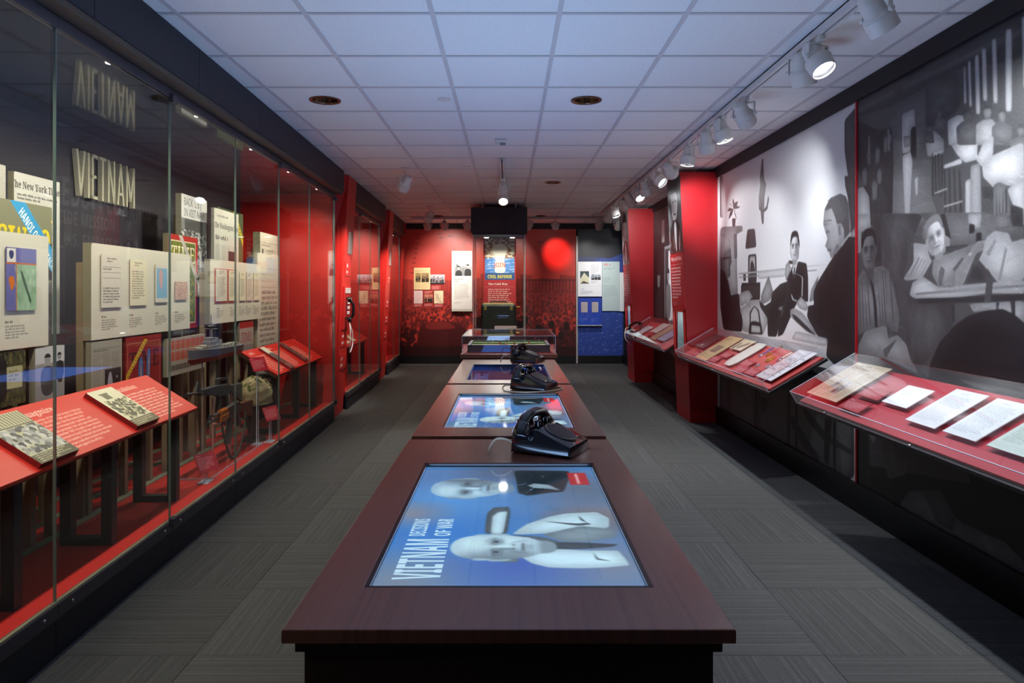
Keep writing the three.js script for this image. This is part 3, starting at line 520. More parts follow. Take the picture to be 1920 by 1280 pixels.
// ------------------------------------------------------------------ red pylons on the right, leaning out over the aisle
const tilt = Math.atan(0.114 / 2.69);
function pylon(dNear, label, seed, portrait) {
  const dFar = dNear + 0.6, xb = 1.95, xt = 1.836, yt = 2.69, xw = XR - 0.001;
  const o = thing('pylon', label, 'pylon', [xb, 0, -(dNear + dFar) / 2]);
  const zn = 0.3, zf = -0.3, B = (y) => (xt - xb) * y / yt, wl = xw - xb;
  const slab = (y0, y1, inset = 0) => hexa([[B(y0) + inset, y0, zn], [wl, y0, zn], [wl, y0, zf], [B(y0) + inset, y0, zf]], [[B(y1) + inset, y1, zn], [wl, y1, zn], [wl, y1, zf], [B(y1) + inset, y1, zf]]);
  // the shaft is open where the niche is let in
  mesh('shaft', [slab(0.13, 0.70), slab(1.20, yt), hexa([[B(0.7), 0.7, zn], [wl, 0.7, zn], [wl, 0.7, 0.22], [B(0.7), 0.7, 0.22]], [[B(1.2), 1.2, zn], [wl, 1.2, zn], [wl, 1.2, 0.22], [B(1.2), 1.2, 0.22]]), hexa([[B(0.7), 0.7, -0.22], [wl, 0.7, -0.22], [wl, 0.7, zf], [B(0.7), 0.7, zf]], [[B(1.2), 1.2, -0.22], [wl, 1.2, -0.22], [wl, 1.2, zf], [B(1.2), 1.2, zf]]), hexa([[0.16, 0.7, 0.22], [wl, 0.7, 0.22], [wl, 0.7, -0.22], [0.16, 0.7, -0.22]], [[0.16, 1.2, 0.22], [wl, 1.2, 0.22], [wl, 1.2, -0.22], [0.16, 1.2, -0.22]])], RED_DEEP, o);
  mesh('plinth', slab(0, 0.13, -0.003), RED_CASE, o);
  const face = (g, y) => g.rotateX(tilt).rotateY(-PI / 2).translate(B(y), y, 0);
  reseed(seed);
  const pt = canvasTexture(300, 430, (g, w, h) => { g.fillStyle = grey(portrait[0]); g.fillRect(0, 0, w, h); blob(g, [60, 60, 150, 20, 230, 90, 220, 200, 160, 260, 90, 230], grey(190)); blob(g, [40, 80, 100, 10, 230, 20, 250, 130, 200, 80, 100, 90], grey(35)); g.fillStyle = grey(60); g.fillRect(105, 130, 34, 10); g.fillRect(165, 130, 34, 10); g.fillRect(130, 205, 50, 9); blob(g, [0, 430, 10, 300, 110, 240, 200, 240, 300, 310, 300, 430], grey(24)); blob(g, [120, 250, 190, 250, 170, 420, 150, 420], grey(225)); for (let i = 0; i < 22; i++) { g.fillStyle = grey(rnd() < 0.5 ? 210 : 30); g.fillRect(rnd() * w, 280 + rnd() * 150, 4, 30 + rnd() * 60); } grain(g, w, h, 16); edge(g, '#222'); });
  mesh('portrait_print', face(printed(0.585, 0.83, 0.012), 2.255), printMat(pt, 0.35), o);
  const tt = canvasTexture(300, 320, (g, w, h) => { g.fillStyle = '#b81c22'; g.fillRect(0, 0, w, h); put(g, portrait[1], 26, 40, 29, '#f3d9d3', { font: 'serif', squeeze: 0.92 }); g.fillStyle = '#e8a79f'; g.fillRect(0, 62, w, 2); greek(g, 26, 76, 236, 10, 19, '#f6e3df'); greek(g, 26, 282, 110, 3, 9, '#e6aaa2'); });
  mesh('text_board', face(printed(0.585, 0.61, 0.016), 1.525), printMat(tt, 0.4), o);
  mesh('niche_frame', [box(0.5, 0.03, 0.03, 0, 0.25, 0), box(0.5, 0.03, 0.03, 0, -0.25, 0), box(0.03, 0.5, 0.03, 0.235, 0, 0), box(0.03, 0.5, 0.03, -0.235, 0, 0)].map((g) => face(g, 0.95)), RED, o);
  const pale = mat('#9fb0b5', 0.5); mesh('niche_back', box(0.006, 0.49, 0.43, 0.153, 0.95, 0), pale, o); for (const k of [-1, 1]) mesh('niche_side', box(0.17, 0.49, 0.006, 0.07, 0.95, k * 0.214), pale, o); mesh('niche_shelf', box(0.17, 0.006, 0.43, 0.07, 0.705, 0), pale, o);
  mesh('lamp_strip', box(0.05, 0.012, 0.3, 0.06, 1.188, 0), LENS, o); const nl = new THREE.RectAreaLight(COOL, LAMP.niche, 0.3, 0.05); nl.name = numbered('niche_lamp'); nl.position.set(xb + 0.06, 1.18, o.position.z); nl.lookAt(xb + 0.06, 0, o.position.z); nl.rotateZ(PI / 2); scene.add(nl);
  const pane = mesh('niche_glass', face(box(0.44, 0.47, 0.004), 0.95), GLASS, o);
  return o;
}
pylon(7.54, 'tall red pylon whose text board stands between the slanted document cases', 31, [70, 'Policy and Politics']);
pylon(10.87, 'tall red pylon beside the blue mural at the end wall', 32, [150, '']);

// ------------------------------------------------------------------ slanted document cases on the right wall
const TH = 30.5 * PI / 180, TY = 0.93, TXB = 2.216;
const trayPos = (d, w, n) => [TXB - w * Math.cos(TH) - n * Math.sin(TH), TY - w * Math.sin(TH) + n * Math.cos(TH), -d];
function onTray(name, label, category, d, w, n, group, spin = 0) { const o = thing(name, label, category, trayPos(d, w, n), 0, group); o.rotation.set(TH, -PI / 2 , 0, 'YXZ'); if (spin) o.rotateY(spin); return o; }   // local x towards the camera, local z down the slope, y out of the deck
function documentCase(d0, d1, label, deckMat) {
  const L = d1 - d0, o = onTray('document_case', label, 'display case', (d0 + d1) / 2, 0, 0), W = 0.47, t = 0.005;
  mesh('pan', [rbox(L, 0.022, W, 0.004, 0, 0.011, W / 2), box(L - 0.3, 0.03, 0.3, 0, -0.015, 0.17)], BLACK, o);
  mesh('deck', rbox(L - 0.035, 0.014, W - 0.035, 0.002, 0, 0.029, W / 2), deckMat, o);
  for (const k of [-1, 1]) mesh('bracket', hexa([[k * (L / 2 - 0.35) - 0.02, -0.03, 0.02], [k * (L / 2 - 0.35) + 0.02, -0.03, 0.02], [k * (L / 2 - 0.35) + 0.02, -0.13, 0.02], [k * (L / 2 - 0.35) - 0.02, -0.13, 0.02]].map((p) => [p[0], p[1], p[2]]), [[k * (L / 2 - 0.35) - 0.02, -0.005, 0.36], [k * (L / 2 - 0.35) + 0.02, -0.005, 0.36], [k * (L / 2 - 0.35) + 0.02, -0.03, 0.36], [k * (L / 2 - 0.35) - 0.02, -0.03, 0.36]]), BLACK, o);
  const h = 0.085, y0 = 0.022;
  mesh('cover_pane', box(L, t, W, 0, y0 + h, W / 2), ACRYLIC, o); mesh('cover_pane', box(L, h - t, t, 0, y0 + h / 2, W - t / 2), ACRYLIC, o);
  for (const k of [-1, 1]) mesh('cover_pane', box(t, h - t, W - 2 * t, k * (L / 2 - t / 2), y0 + h / 2, W / 2), ACRYLIC, o);
  mesh('cover_edge', [box(L, 0.003, 0.003, 0, y0 + h + 0.003, W), box(0.003, 0.003, W, -L / 2, y0 + h + 0.003, W / 2), box(0.003, 0.003, W, L / 2, y0 + h + 0.003, W / 2), box(0.003, h, 0.003, -L / 2, y0 + h / 2, W), box(0.003, h, 0.003, L / 2, y0 + h / 2, W)], ACRYLIC_EDGE, o);
  for (let x = -L / 2 + 0.4; x < L / 2; x += 0.85) mesh('cover_screw', cyl(0.006, 0.006, 0.006, 12).rotateX(PI / 2).translate(x, 0.036, W + 0.002), STEEL, o);
  return o;
}
const deckRed = mat('#c8403c', 0.4), deckRose = mat('#bd3540', 0.4);
documentCase(1.83, 4.39, 'long slanted acrylic case under the hospital ward mural', deckRose);
documentCase(4.87, 7.43, 'long slanted acrylic case under the sitting room mural', deckRed);
documentCase(8.16, 10.72, 'slanted acrylic case held between the two red pylons', deckRed);
function sheet(name, label, category, d, w, wx, wz, tex, group, lift = 0.022, th = 0.004) {     // a flat item raised off the deck on a small block
  const o = onTray(name, label, category, d, w, 0.036, group);
  mesh('page', printed(wx, wz, th).rotateX(-PI / 2).translate(0, lift, 0), tex, o);
  mesh('riser', box(wx * 0.6, lift - th / 2, wz * 0.6, 0, (lift - th / 2) / 2, 0), mat('#8f1b20', 0.5), o);
  return o;
}
{
  reseed(41); const C = (w, h, f) => printMat(canvasTexture(w, h, f), 0.55);
  const page = (paper, ink, n, head = true) => C(220, 300, (g, w, h) => { g.fillStyle = paper; g.fillRect(0, 0, w, h); if (head) greek(g, 70, 22, 90, 1, 12, ink, 0); greek(g, 24, 50, 172, n, 11, ink); });
  const caption = C(200, 110, (g, w, h) => { g.fillStyle = '#ad2430'; g.fillRect(0, 0, w, h); greek(g, 14, 12, 60, 1, 14, '#f0cfcc', 0); greek(g, 14, 32, 170, 5, 13, '#e9b7b5'); edge(g, '#8c1a22'); });
  const news = C(560, 520, (g, w, h) => { newspaper(g, 0, 0, w, h, '#d2c3a6', '#4c453a', '', { cols: 5, lh: 0.022, soft: '#8b8069', photos: [[0.3, 0.42, 0.12, 0.3], [0.5, 0.5, 0.2, 0.34]] }); greek(g, 130, 20, 320, 1, 46, '#4c453a', 0); for (let i = 0; i < 60; i++) { g.fillStyle = 'rgba(150,110,60,0.10)'; g.beginPath(); g.ellipse(rnd() * w, rnd() * h, 30 + rnd() * 60, 20 + rnd() * 40, 0, 0, 7); g.fill(); } edge(g, '#b5a584'); });
  sheet('newspaper', 'aged tan newspaper front page with two photographs in the acrylic case', 'newspaper', 4.17, 0.205, 0.39, 0.37, news);
  for (const [d, w, up] of [[3.81, 0.24, 'upper'], [3.80, 0.365, 'lower']]) sheet('caption_plate', up + ' red caption plate between the tan newspaper and the short square sheet', 'caption', d, w, 0.22, 0.095, caption, 'red captions under the ward mural');
  sheet('letter_sheet', 'short square white letter sheet in the acrylic case', 'letter', 3.55, 0.2, 0.225, 0.165, page('#f1f1ef', '#b9b9bd', 9));
  sheet('letter_sheet', 'tall white letter sheet beside the short square sheet', 'letter', 3.224, 0.21, 0.228, 0.285, page('#e9ebea', '#b3b5ba', 20), null);
  sheet('letter_sheet', 'tall white letter sheet beside the pale green page', 'letter', 2.948, 0.21, 0.215, 0.28, page('#e6eae9', '#aab0b4', 20));
  sheet('printed_page', 'pale green printed page in the acrylic case', 'page', 2.66, 0.23, 0.23, 0.24, page('#cfdcd0', '#8aa090', 17));
  sheet('letter_sheet', 'cream letter sheet at the near end of the acrylic case', 'letter', 2.3, 0.22, 0.22, 0.28, page('#e9e4d6', '#a8a294', 20));
  // case under the sitting room mural
  sheet('photo_print', 'dark photograph with a pale oval in the slanted case', 'photograph', 7.22, 0.155, 0.33, 0.24, C(330, 240, (g, w, h) => { g.fillStyle = '#4b2d2d'; g.fillRect(0, 0, w, h); for (let i = 0; i < 160; i++) { g.fillStyle = rnd() < 0.5 ? '#2c1d20' : '#6c5454'; g.fillRect(rnd() * w, rnd() * h, 30, 3 + rnd() * 6); } g.fillStyle = '#c9c4bd'; g.beginPath(); g.ellipse(170, 200, 30, 22, 0, 0, 7); g.fill(); g.beginPath(); g.ellipse(60, 215, 22, 8, 0, 0, 7); g.fill(); edge(g, '#3a2022'); }));
  sheet('newspaper', 'tall tan newspaper clipping with one dark photograph', 'newspaper', 6.71, 0.215, 0.38, 0.4, C(380, 420, (g, w, h) => { newspaper(g, 0, 0, w, h, '#d9bf86', '#5c4a2c', '', { cols: 3, lh: 0.028, soft: '#a98f58' }); g.fillStyle = '#d9bf86'; g.fillRect(80, 165, 220, 130); g.fillStyle = '#76664a'; g.fillRect(90, 172, 200, 118); for (let i = 0; i < 90; i++) { g.fillStyle = rnd() < 0.5 ? '#5b4d38' : '#978464'; g.fillRect(90 + rnd() * 180, 172 + rnd() * 108, 20, 10); } edge(g, '#bca26a'); }));
  sheet('photo_print', 'small photo card with tan and black shapes', 'photograph', 6.31, 0.1, 0.3, 0.165, C(300, 165, (g, w, h) => { g.fillStyle = '#d8c79f'; g.fillRect(0, 0, w, h); poly(g, [20, 150, 60, 60, 90, 70, 70, 160], '#2b2a2c'); poly(g, [120, 120, 230, 30, 250, 60, 150, 150], '#403a36'); poly(g, [180, 150, 250, 110, 280, 150], '#e9e2d0'); edge(g, '#b5a37c'); }));
  const band = onTray('paper_armband', 'long white folded paper strip with pointed ends', 'paper', 5.99, 0.2, 0.036);
  mesh('strip', extrude([[-0.09, 0.17], [-0.115, 0.1], [-0.12, -0.12], [-0.075, -0.185], [0.075, -0.185], [0.12, -0.12], [0.125, 0.1], [0.1, 0.17]], 0.006, 0.0015).rotateX(-PI / 2).translate(0, 0.02, 0), mat('#ddd6c6', 0.6), band); mesh('riser', box(0.14, 0.017, 0.22, 0, 0.0085, 0), mat('#8f1b20', 0.5), band);
  for (const [i, [d, w]] of [[7.03, 0.36], [6.42, 0.355], [6.33, 0.265], [5.72, 0.29], [5.66, 0.375], [5.42, 0.36]].entries()) sheet('caption_plate', 'red caption plate under the sitting room mural, ' + ORD[i] + ' from the tall pylon', 'caption', d, w, 0.22, 0.085, caption, 'red captions under the sitting room mural', 0.014);
  const gold = mat('#d9a52c', 0.25, 0.9), silver = mat('#c9c9cd', 0.25, 0.9), rib = [mat('#3557a6', 0.7), mat('#c83a34', 0.7), mat('#e2d6bb', 0.7)];
  const medal = (d, w, r, m, label, ribbon) => { const o = onTray('medal', label, 'medal', d, w, 0.036); mesh('disc', lathe([[0, 0], [r, 0], [r, 0.005], [r * 0.9, 0.008], [r * 0.85, 0.006], [0, 0.009]], 28), m, o); mesh('star', extrude(Array.from({ length: 10 }, (_, i) => [Math.sin(i * PI / 5) * r * (i % 2 ? 0.3 : 0.65), Math.cos(i * PI / 5) * r * (i % 2 ? 0.3 : 0.65)]), 0.004, 0.0008).rotateX(-PI / 2).translate(0, 0.01, 0), m, o); if (ribbon) { mesh('ribbon', [box(r * 1.1, 0.004, 0.09, 0, 0.003, -r - 0.045)], rib[ribbon - 1], o); mesh('ribbon_bar', box(r * 1.2, 0.007, 0.012, 0, 0.0035, -r - 0.09), m, o); } return o; };
  medal(5.52, 0.17, 0.045, gold, 'large round gold medal in the slanted case'); medal(5.66, 0.12, 0.03, gold, 'small gold medal on a red ribbon', 2); medal(5.76, 0.15, 0.026, silver, 'silver medal on a blue ribbon', 1); medal(5.37, 0.15, 0.028, silver, 'silver medal on a cream ribbon', 3); medal(5.54, 0.27, 0.024, silver, 'small plain silver badge below the gold medal'); medal(5.37, 0.25, 0.032, silver, 'plain silver badge beside the ink drawing');
  sheet('ink_drawing', 'white sheet with a scribbled black ink cartoon', 'drawing', 5.1, 0.205, 0.31, 0.385, C(310, 400, (g, w, h) => { g.fillStyle = '#ded8d8'; g.fillRect(0, 0, w, h); g.strokeStyle = '#3a3436'; g.lineWidth = 2; for (let i = 0; i < 70; i++) { g.beginPath(); let x = 20 + rnd() * 260, y = 90 + rnd() * 200; g.moveTo(x, y); for (let k = 0; k < 5; k++) { x += (rnd() - 0.5) * 50; y += (rnd() - 0.5) * 40; g.lineTo(x, y); } g.stroke(); } g.lineWidth = 4; for (let i = 0; i < 9; i++) { g.beginPath(); let x = 30 + i * 26, y = 340 + rnd() * 20; g.moveTo(x, y); g.quadraticCurveTo(x + 10, y - 20, x + 24, y + 8); g.stroke(); } edge(g, '#c9c3c3'); }));
  // case between the pylons
  sheet('letter_sheet', 'white letter sheet at the far end of the pylon case', 'letter', 10.2, 0.28, 0.4, 0.26, page('#dfe3e6', '#a6acb2', 16)); sheet('printed_page', 'cream page in the pylon case', 'page', 9.6, 0.14, 0.4, 0.22, page('#d6cdc0', '#8b8173', 14)); sheet('printed_page', 'pale blue page in the pylon case', 'page', 8.75, 0.2, 0.4, 0.3, page('#a9bfd8', '#6e88a8', 18)); sheet('newspaper', 'tan clipping in the pylon case', 'newspaper', 9.15, 0.2, 0.3, 0.36, page('#cdb08a', '#7d6646', 22)); sheet('caption_plate', 'red caption plate in the pylon case', 'caption', 9.65, 0.36, 0.3, 0.12, caption);
}
// ------------------------------------------------------------------ spot lamps on the ceiling tracks
const trackM = mat('#d2cecb', 0.4), slotM = mat('#1a1c22', 0.5);
function lightTrack(x, z0, z1, label, along = 'z') {
  const L = Math.abs(z1 - z0), m = (z0 + z1) / 2, o = along === 'z' ? thing('light_track', label, 'light track', [x, H - 0.005, m]) : thing('light_track', label, 'light track', [m, H - 0.005, x], PI / 2);
  mesh('channel', [box(0.019, 0.04, L, -0.0155, -0.02, 0), box(0.019, 0.04, L, 0.0155, -0.02, 0), box(0.05, 0.006, L, 0, -0.003, 0)], trackM, o); mesh('slot', box(0.012, 0.02, L - 0.01, 0, -0.022, 0), slotM, o); return o;
}
lightTrack(1.57, 1.4, -11.9, 'long white light track running beside the mural wall');
lightTrack(-12.55, -1.75, 2.05, 'white light track across the ceiling before the end wall', 'x'); lightTrack(-0.07, -7.0, -10.2, 'short white light track over the centre tables');
const canGeo = lathe([[0, -0.1], [0.026, -0.1], [0.042, -0.088], [0.047, -0.05], [0.05, -0.01], [0.063, 0.0], [0.066, 0.008], [0.064, 0.078], [0.058, 0.08], [0.056, 0.07], [0.047, 0.03]], 26).rotateX(PI / 2), ringGeo = new THREE.TorusGeometry(0.0655, 0.0028, 8, 28).translate(0, 0, 0.012), lensGeo = lathe([[0, 0.033], [0.047, 0.031]], 24).rotateX(PI / 2), bowlGeo = lathe([[0.047, 0.031], [0.055, 0.07]], 24).rotateX(PI / 2), finGeo = merge([0, 1, 2, 3].map((i) => cyl(0.049 - i * 0.001, 0.049 - i * 0.001, 0.004, 24).rotateX(PI / 2).translate(0, 0, -0.03 - i * 0.014)));
function trackHead(x, d, target, label, group, cd, color, { angle = 1.0, penumbra = 1, mono = false, drop = 0.15 } = {}) {
  const o = thing('track_spotlight', label, 'spotlight', [x, H, -d], 0, group), base = new THREE.Vector3(x, H - drop, -d), dir = new THREE.Vector3(...target).sub(base).normalize(), yaw = Math.atan2(dir.x, dir.z);
  if (mono) mesh('canopy', lathe([[0, 0], [0.05, 0], [0.05, -0.012], [0.012, -0.02], [0, -0.02]].map(([a, b]) => [a, b]), 26), WHITE_PLASTIC, o); else mesh('adapter', rbox(0.034, 0.035, 0.13, 0.005, 0, -0.055, 0).rotateY(0), WHITE_PLASTIC, o);
  mesh('stem', cyl(0.009, 0.009, Math.max(0.02, drop - 0.1), 12, 0, -0.02 - (drop - 0.085) / 2, 0), WHITE_PLASTIC, o);
  mesh('yoke', [box(0.15, 0.005, 0.022, 0, -drop + 0.075, 0), box(0.005, 0.09, 0.022, 0.0725, -drop + 0.034, 0), box(0.005, 0.09, 0.022, -0.0725, -drop + 0.034, 0), cyl(0.012, 0.012, 0.012, 12).rotateZ(PI / 2).translate(0.08, -drop, 0), cyl(0.012, 0.012, 0.012, 12).rotateZ(PI / 2).translate(-0.08, -drop, 0)].map((g) => g.rotateY(yaw)), WHITE_PLASTIC, o);
  const can = mesh('can', [canGeo.clone(), ringGeo.clone(), finGeo.clone()], WHITE_PLASTIC, o); can.position.set(0, -drop, 0); can.quaternion.setFromUnitVectors(new THREE.Vector3(0, 0, 1), dir);
  mesh('reflector', bowlGeo, REFLECTOR, can); mesh('lamp_lens', lensGeo, LENS, can);
  spot(base.clone().addScaledVector(dir, 0.05), new THREE.Vector3(...target), cd, angle, penumbra, color, 1.6);
  return o;
}
// the row along the mural wall: [distance, aim height, aim distance, aim x]
const G = 'spotlights on the mural wall track', HEAD = 'white can spotlight on the mural wall track, ', HEADS = [[1.2, 1.4, 1.0, 2.1, 1], [2.1, 2.3, 1.0, 2.1, 1], [3.0, 3.2, 1.7, 2.24, 0.55, 0.8], [3.58, 2.7, 0.95, 2.05, 1], [3.76, 4.2, 0.95, 2.0, 1], [4.7, 5.5, 1.9, 2.24, 0.75, 0.7], [5.18, 4.9, 0.9, 2.0, 0.85], [5.58, 6.4, 0.95, 2.0, 0.9], [6.15, 6.1, 0.0, 1.2, 1.1], [6.85, 7.6, 2.25, 2.05, 1.5, 0.5], [7.4, 6.7, 1.8, 2.24, 0.8, 0.65], [8.1, 8.6, 0.9, 2.0, 0.8, 0.9], [8.55, 7.84, 1.7, 1.9, 0.8, 0.5], [9.1, 9.6, 1.8, 2.24, 0.9, 0.7], [9.6, 10.9, 2.2, 2.0, 1.3, 0.5], [10.4, 9.9, 0.9, 2.0, 0.9, 0.9], [11.1, 12.6, 0.0, 1.3, 1.4, 0.8]];
HEADS.forEach(([d, ad, ay, ax, k = 1, angle = 1.0], i) => trackHead(1.57, d, [ax, ay, -ad], HEAD + ORD[HEADS.length - 1 - i] + ' from the end wall', G, LAMP.wall * k, COOL, { angle }));
[[-1.45, -1.6, 1.3, 1], [-1.15, -1.2, 1.9, 1], [-0.74, -0.9, 1.6, 1.2], [0.36, -0.2, 1.7, 0.8], [0.83, 0.95, 2.15, 1.9, true], [1.62, 1.55, 1.5, 0.8], [1.95, 2.0, 1.4, 0.6]].forEach(([x, tx, ty, k, gel], i) => trackHead(x, 12.55, [tx, ty, -DB], 'white can spotlight on the end wall track, ' + ORD[i] + ' from the showcase side', 'spotlights on the end wall track', LAMP.back * k, gel ? new THREE.Color(1, 0.07, 0.05) : NEUTRAL, { angle: gel ? 0.27 : 0.62, penumbra: 1 }));
trackHead(-0.07, 8.1, [0, 1.0, -10.8], 'white can spotlight nearer the sensor on the short centre track', null, LAMP.tower * 0.4, NEUTRAL, { angle: 0.4 }); trackHead(-0.07, 8.9, [-0.05, 0.85, -7.2], 'white can spotlight nearer the tall showcase on the short centre track', null, LAMP.tower * 0.5, NEUTRAL, { angle: 0.5 });
trackHead(-1.12, 7.6, [-1.86, 1.5, -8.1], 'white can spotlight on a round ceiling canopy facing the payphone pylon', null, LAMP.single, NEUTRAL, { mono: true, angle: 0.45, drop: 0.17 }); trackHead(-1.24, 11.0, [-1.98, 1.5, -11.45], 'white can spotlight on a round ceiling canopy facing the far red pylon', null, LAMP.single, NEUTRAL, { mono: true, angle: 0.45, drop: 0.17 });
// ------------------------------------------------------------------ the tall glazed showcases along the left
const caseCeiling = mat('#3a3530', 0.06, 0.35), lampRim = mat('#8f8f92', 0.3, 0.8), LENS_WARM = new THREE.MeshStandardMaterial({ color: '#ffffff', emissive: new THREE.Color(1, 0.92, 0.8), emissiveIntensity: 5, roughness: 0.3 });
function showcase(sA, sB, seams, label, o2) {
  const M = (sA + sB) / 2, o = leftThing('glazed_showcase', label, 'display case', M, 0, 0), Z = (s) => -(s - M), D = o2.depth ?? 1.0;
  const bays = []; const all = [sA, ...seams, sB]; for (let i = 0; i + 1 < all.length; i++) bays.push([all[i], all[i + 1]]);
  const span = (s0, s1, w, h, x, y, gap = 0.003) => box(w, h, s1 - s0 - gap, x, y, (Z(s0) + Z(s1)) / 2);
  for (const [a, b] of bays) {
    mesh('base_panel', span(a, b, 0.025, 0.15, -0.018, 0.075), CHARCOAL, o);
    const rail = mesh('bottom_rail', [span(a, b, 0.035, 0.055, -0.012, 0.1775)], RAIL_METAL, o);
    mesh('rail_seal', span(a, b, 0.012, 0.006, -0.01, 0.207, 0), mat('#b9ad8c', 0.5), rail);
    for (const s of [a + 0.09, b - 0.09]) mesh('bolt', new THREE.SphereGeometry(0.008, 10, 8).scale(0.7, 1, 1).translate(0.007, 0.178, Z(s)), STEEL, rail);
    mesh('glass_pane', span(a, b, 0.01, 2.215, -0.01, 1.3175, 0.006), GLASS, o);
    mesh('top_rail', span(a, b, 0.032, 0.045, -0.012, 2.4475, 0.001), RAIL_METAL, o);
  }
  all.forEach((s, i) => { if (i && i < all.length - 1) mesh('pane_edge', box(0.011, 2.21, 0.0045, -0.01, 1.3175, Z(s)), GLASS_EDGE, o); if ((i + o2.clampFrom) % 2 === 0 && i) { for (const y of [0.2, 2.42]) mesh('clamp', rbox(0.03, 0.045, 0.05, 0.005, 0.008, y, Z(s)), RAIL_METAL, o); } });
  mesh('end_post', box(0.022, 2.22, 0.022, -0.012, 1.32, Z(sB) - 0.013), STEEL, o);
  mesh('soffit', span(o2.headerFrom ?? sA, sB + 0.03, 0.1, 0.03, 0.028, 2.49, 0), mat('#4a4036', 0.5), o);
  for (let s = o2.headerFrom ?? sA; s < sB + (o2.headerOver ?? 0.08); s += 1.03) { const e = Math.min(s + 1.03, sB + (o2.headerOver ?? 0.08)); mesh('header_panel', span(s, e, 0.03, 0.235, 0.068, 2.6225, 0.004), NAVY, o); }
  mesh('deck', span(sA, sB, D, 0.02, -0.03 - D / 2, 0.18, 0), RED_CASE, o);
  if (o2.tracks) for (const off of [0.49, 0.67, 0.86]) mesh('deck_track', span(sA, sB, 0.045, 0.006, -off, 0.193, 0), TRACK_GREY, o);
  const back = mesh('back_panel', printed(sB - sA, 2.3, 0.02).rotateY(PI / 2).translate(-D - 0.03, 1.335, 0), o2.back, o);
  mesh('inner_ceiling', span(sA, sB, D, 0.02, -0.03 - D / 2, 2.48, 0), caseCeiling, o);
  mesh('end_panel', span(sB, sB + 0.03, D, 2.3, -0.03 - D / 2, 1.335, 0), o2.end, o); mesh('end_panel', span(sA - 0.03, sA, D, 2.3, -0.03 - D / 2, 1.335, 0), o2.near ?? BLACK, o);
  for (const [a, b] of bays) {
    const s = (a + b) / 2, p = mesh('lamp_puck', cyl(0.024, 0.026, 0.02, 24, -0.058, 2.461, Z(s)), lampRim, o); mesh('lamp_lens', cyl(0.02, 0.02, 0.004, 24, -0.058, 2.45, Z(s)), LENS_WARM, p);
    spot(leftPoint(s, 0.06, 2.44), leftPoint(s + 0.1, o2.aim ?? 0.75, 0.6), LAMP.caseRow * (o2.k ?? 1), 1.3, 0.6, WARM, 2);
  }
  return o;
}
reseed(51);
const wallWords = canvasTexture(2000, 584, (g, w, h) => {
  g.fillStyle = '#3a3a47'; g.fillRect(0, 0, w, h); const P = w / 7.97, X = (s) => (s + 0.27) * P, Y = (y) => h - (y - 0.185) * P, c = '#4d4d5a';
  for (const [t, s, y, z, q] of [['REBUFFED', 4.35, 1.98, 62, 0.7], ['SUICIDE MISSION', 4.25, 1.86, 30, 0.85], ['OUT AT U.S. EMBASSY', 4.1, 1.72, 30, 0.85], ['FOLLOW', 3.7, 1.35, 46, 0.7], ['JOHN', 5.3, 1.95, 56, 0.6], ['WAR', 2.6, 2.15, 100, 0.5], ['NEW', 3.9, 1.1, 50, 0.6], ['KILLED', 5.9, 2.0, 60, 0.5]]) put(g, t, X(s), Y(y), z, c, { squeeze: q });
  for (let i = 0; i < 60; i++) { g.fillStyle = '#41414e'; g.fillRect(rnd() * w, rnd() * h, 2, 60 + rnd() * 140); } edge(g, '#25252f');
});
const longCase = showcase(-0.27, 7.7, [0.75, 1.73, 2.714, 3.70, 4.67, 5.65, 6.63], 'long glazed showcase with newspapers, rifles and a model ship', { clampFrom: 0, tracks: true, back: printMat(wallWords, 0.5), end: RED_CASE });
{
  const rp = canvasTexture(700, 580, (g, w, h) => { g.fillStyle = '#9c1a1a'; g.fillRect(0, 0, w, h); newspaper(g, 150, 250, 150, 130, '#cbb494', '#54463a', '', { cols: 2, lh: 0.05, photos: [[0.1, 0.2, 0.8, 0.4]] }); newspaper(g, 330, 220, 110, 160, '#c8b49a', '#54463a', '', { cols: 2, lh: 0.05, photos: [[0.1, 0.2, 0.8, 0.3]] }); photo(g, 470, 250, 120, 80, [1, 0.85, 0.85], 3); photo(g, 470, 345, 90, 60, [1, 0.9, 0.85], 2); greek(g, 160, 390, 130, 3, 9, '#d79c94'); greek(g, 335, 390, 100, 3, 9, '#d79c94'); edge(g, '#8a1616'); });
  showcase(8.40, 10.95, [9.25, 10.1], 'middle glazed showcase between the two red pylons', { clampFrom: 1, back: printMat(rp, 0.45), end: RED_CASE, near: RED_CASE, k: 0.7, headerFrom: 8.52 });
  showcase(11.85, 13.5, [12.7], 'short glazed showcase next to the end wall', { clampFrom: 1, back: RED_CASE, end: RED_CASE, near: RED_CASE, k: 0.7, headerFrom: 12.0, headerOver: 0.03 });
}
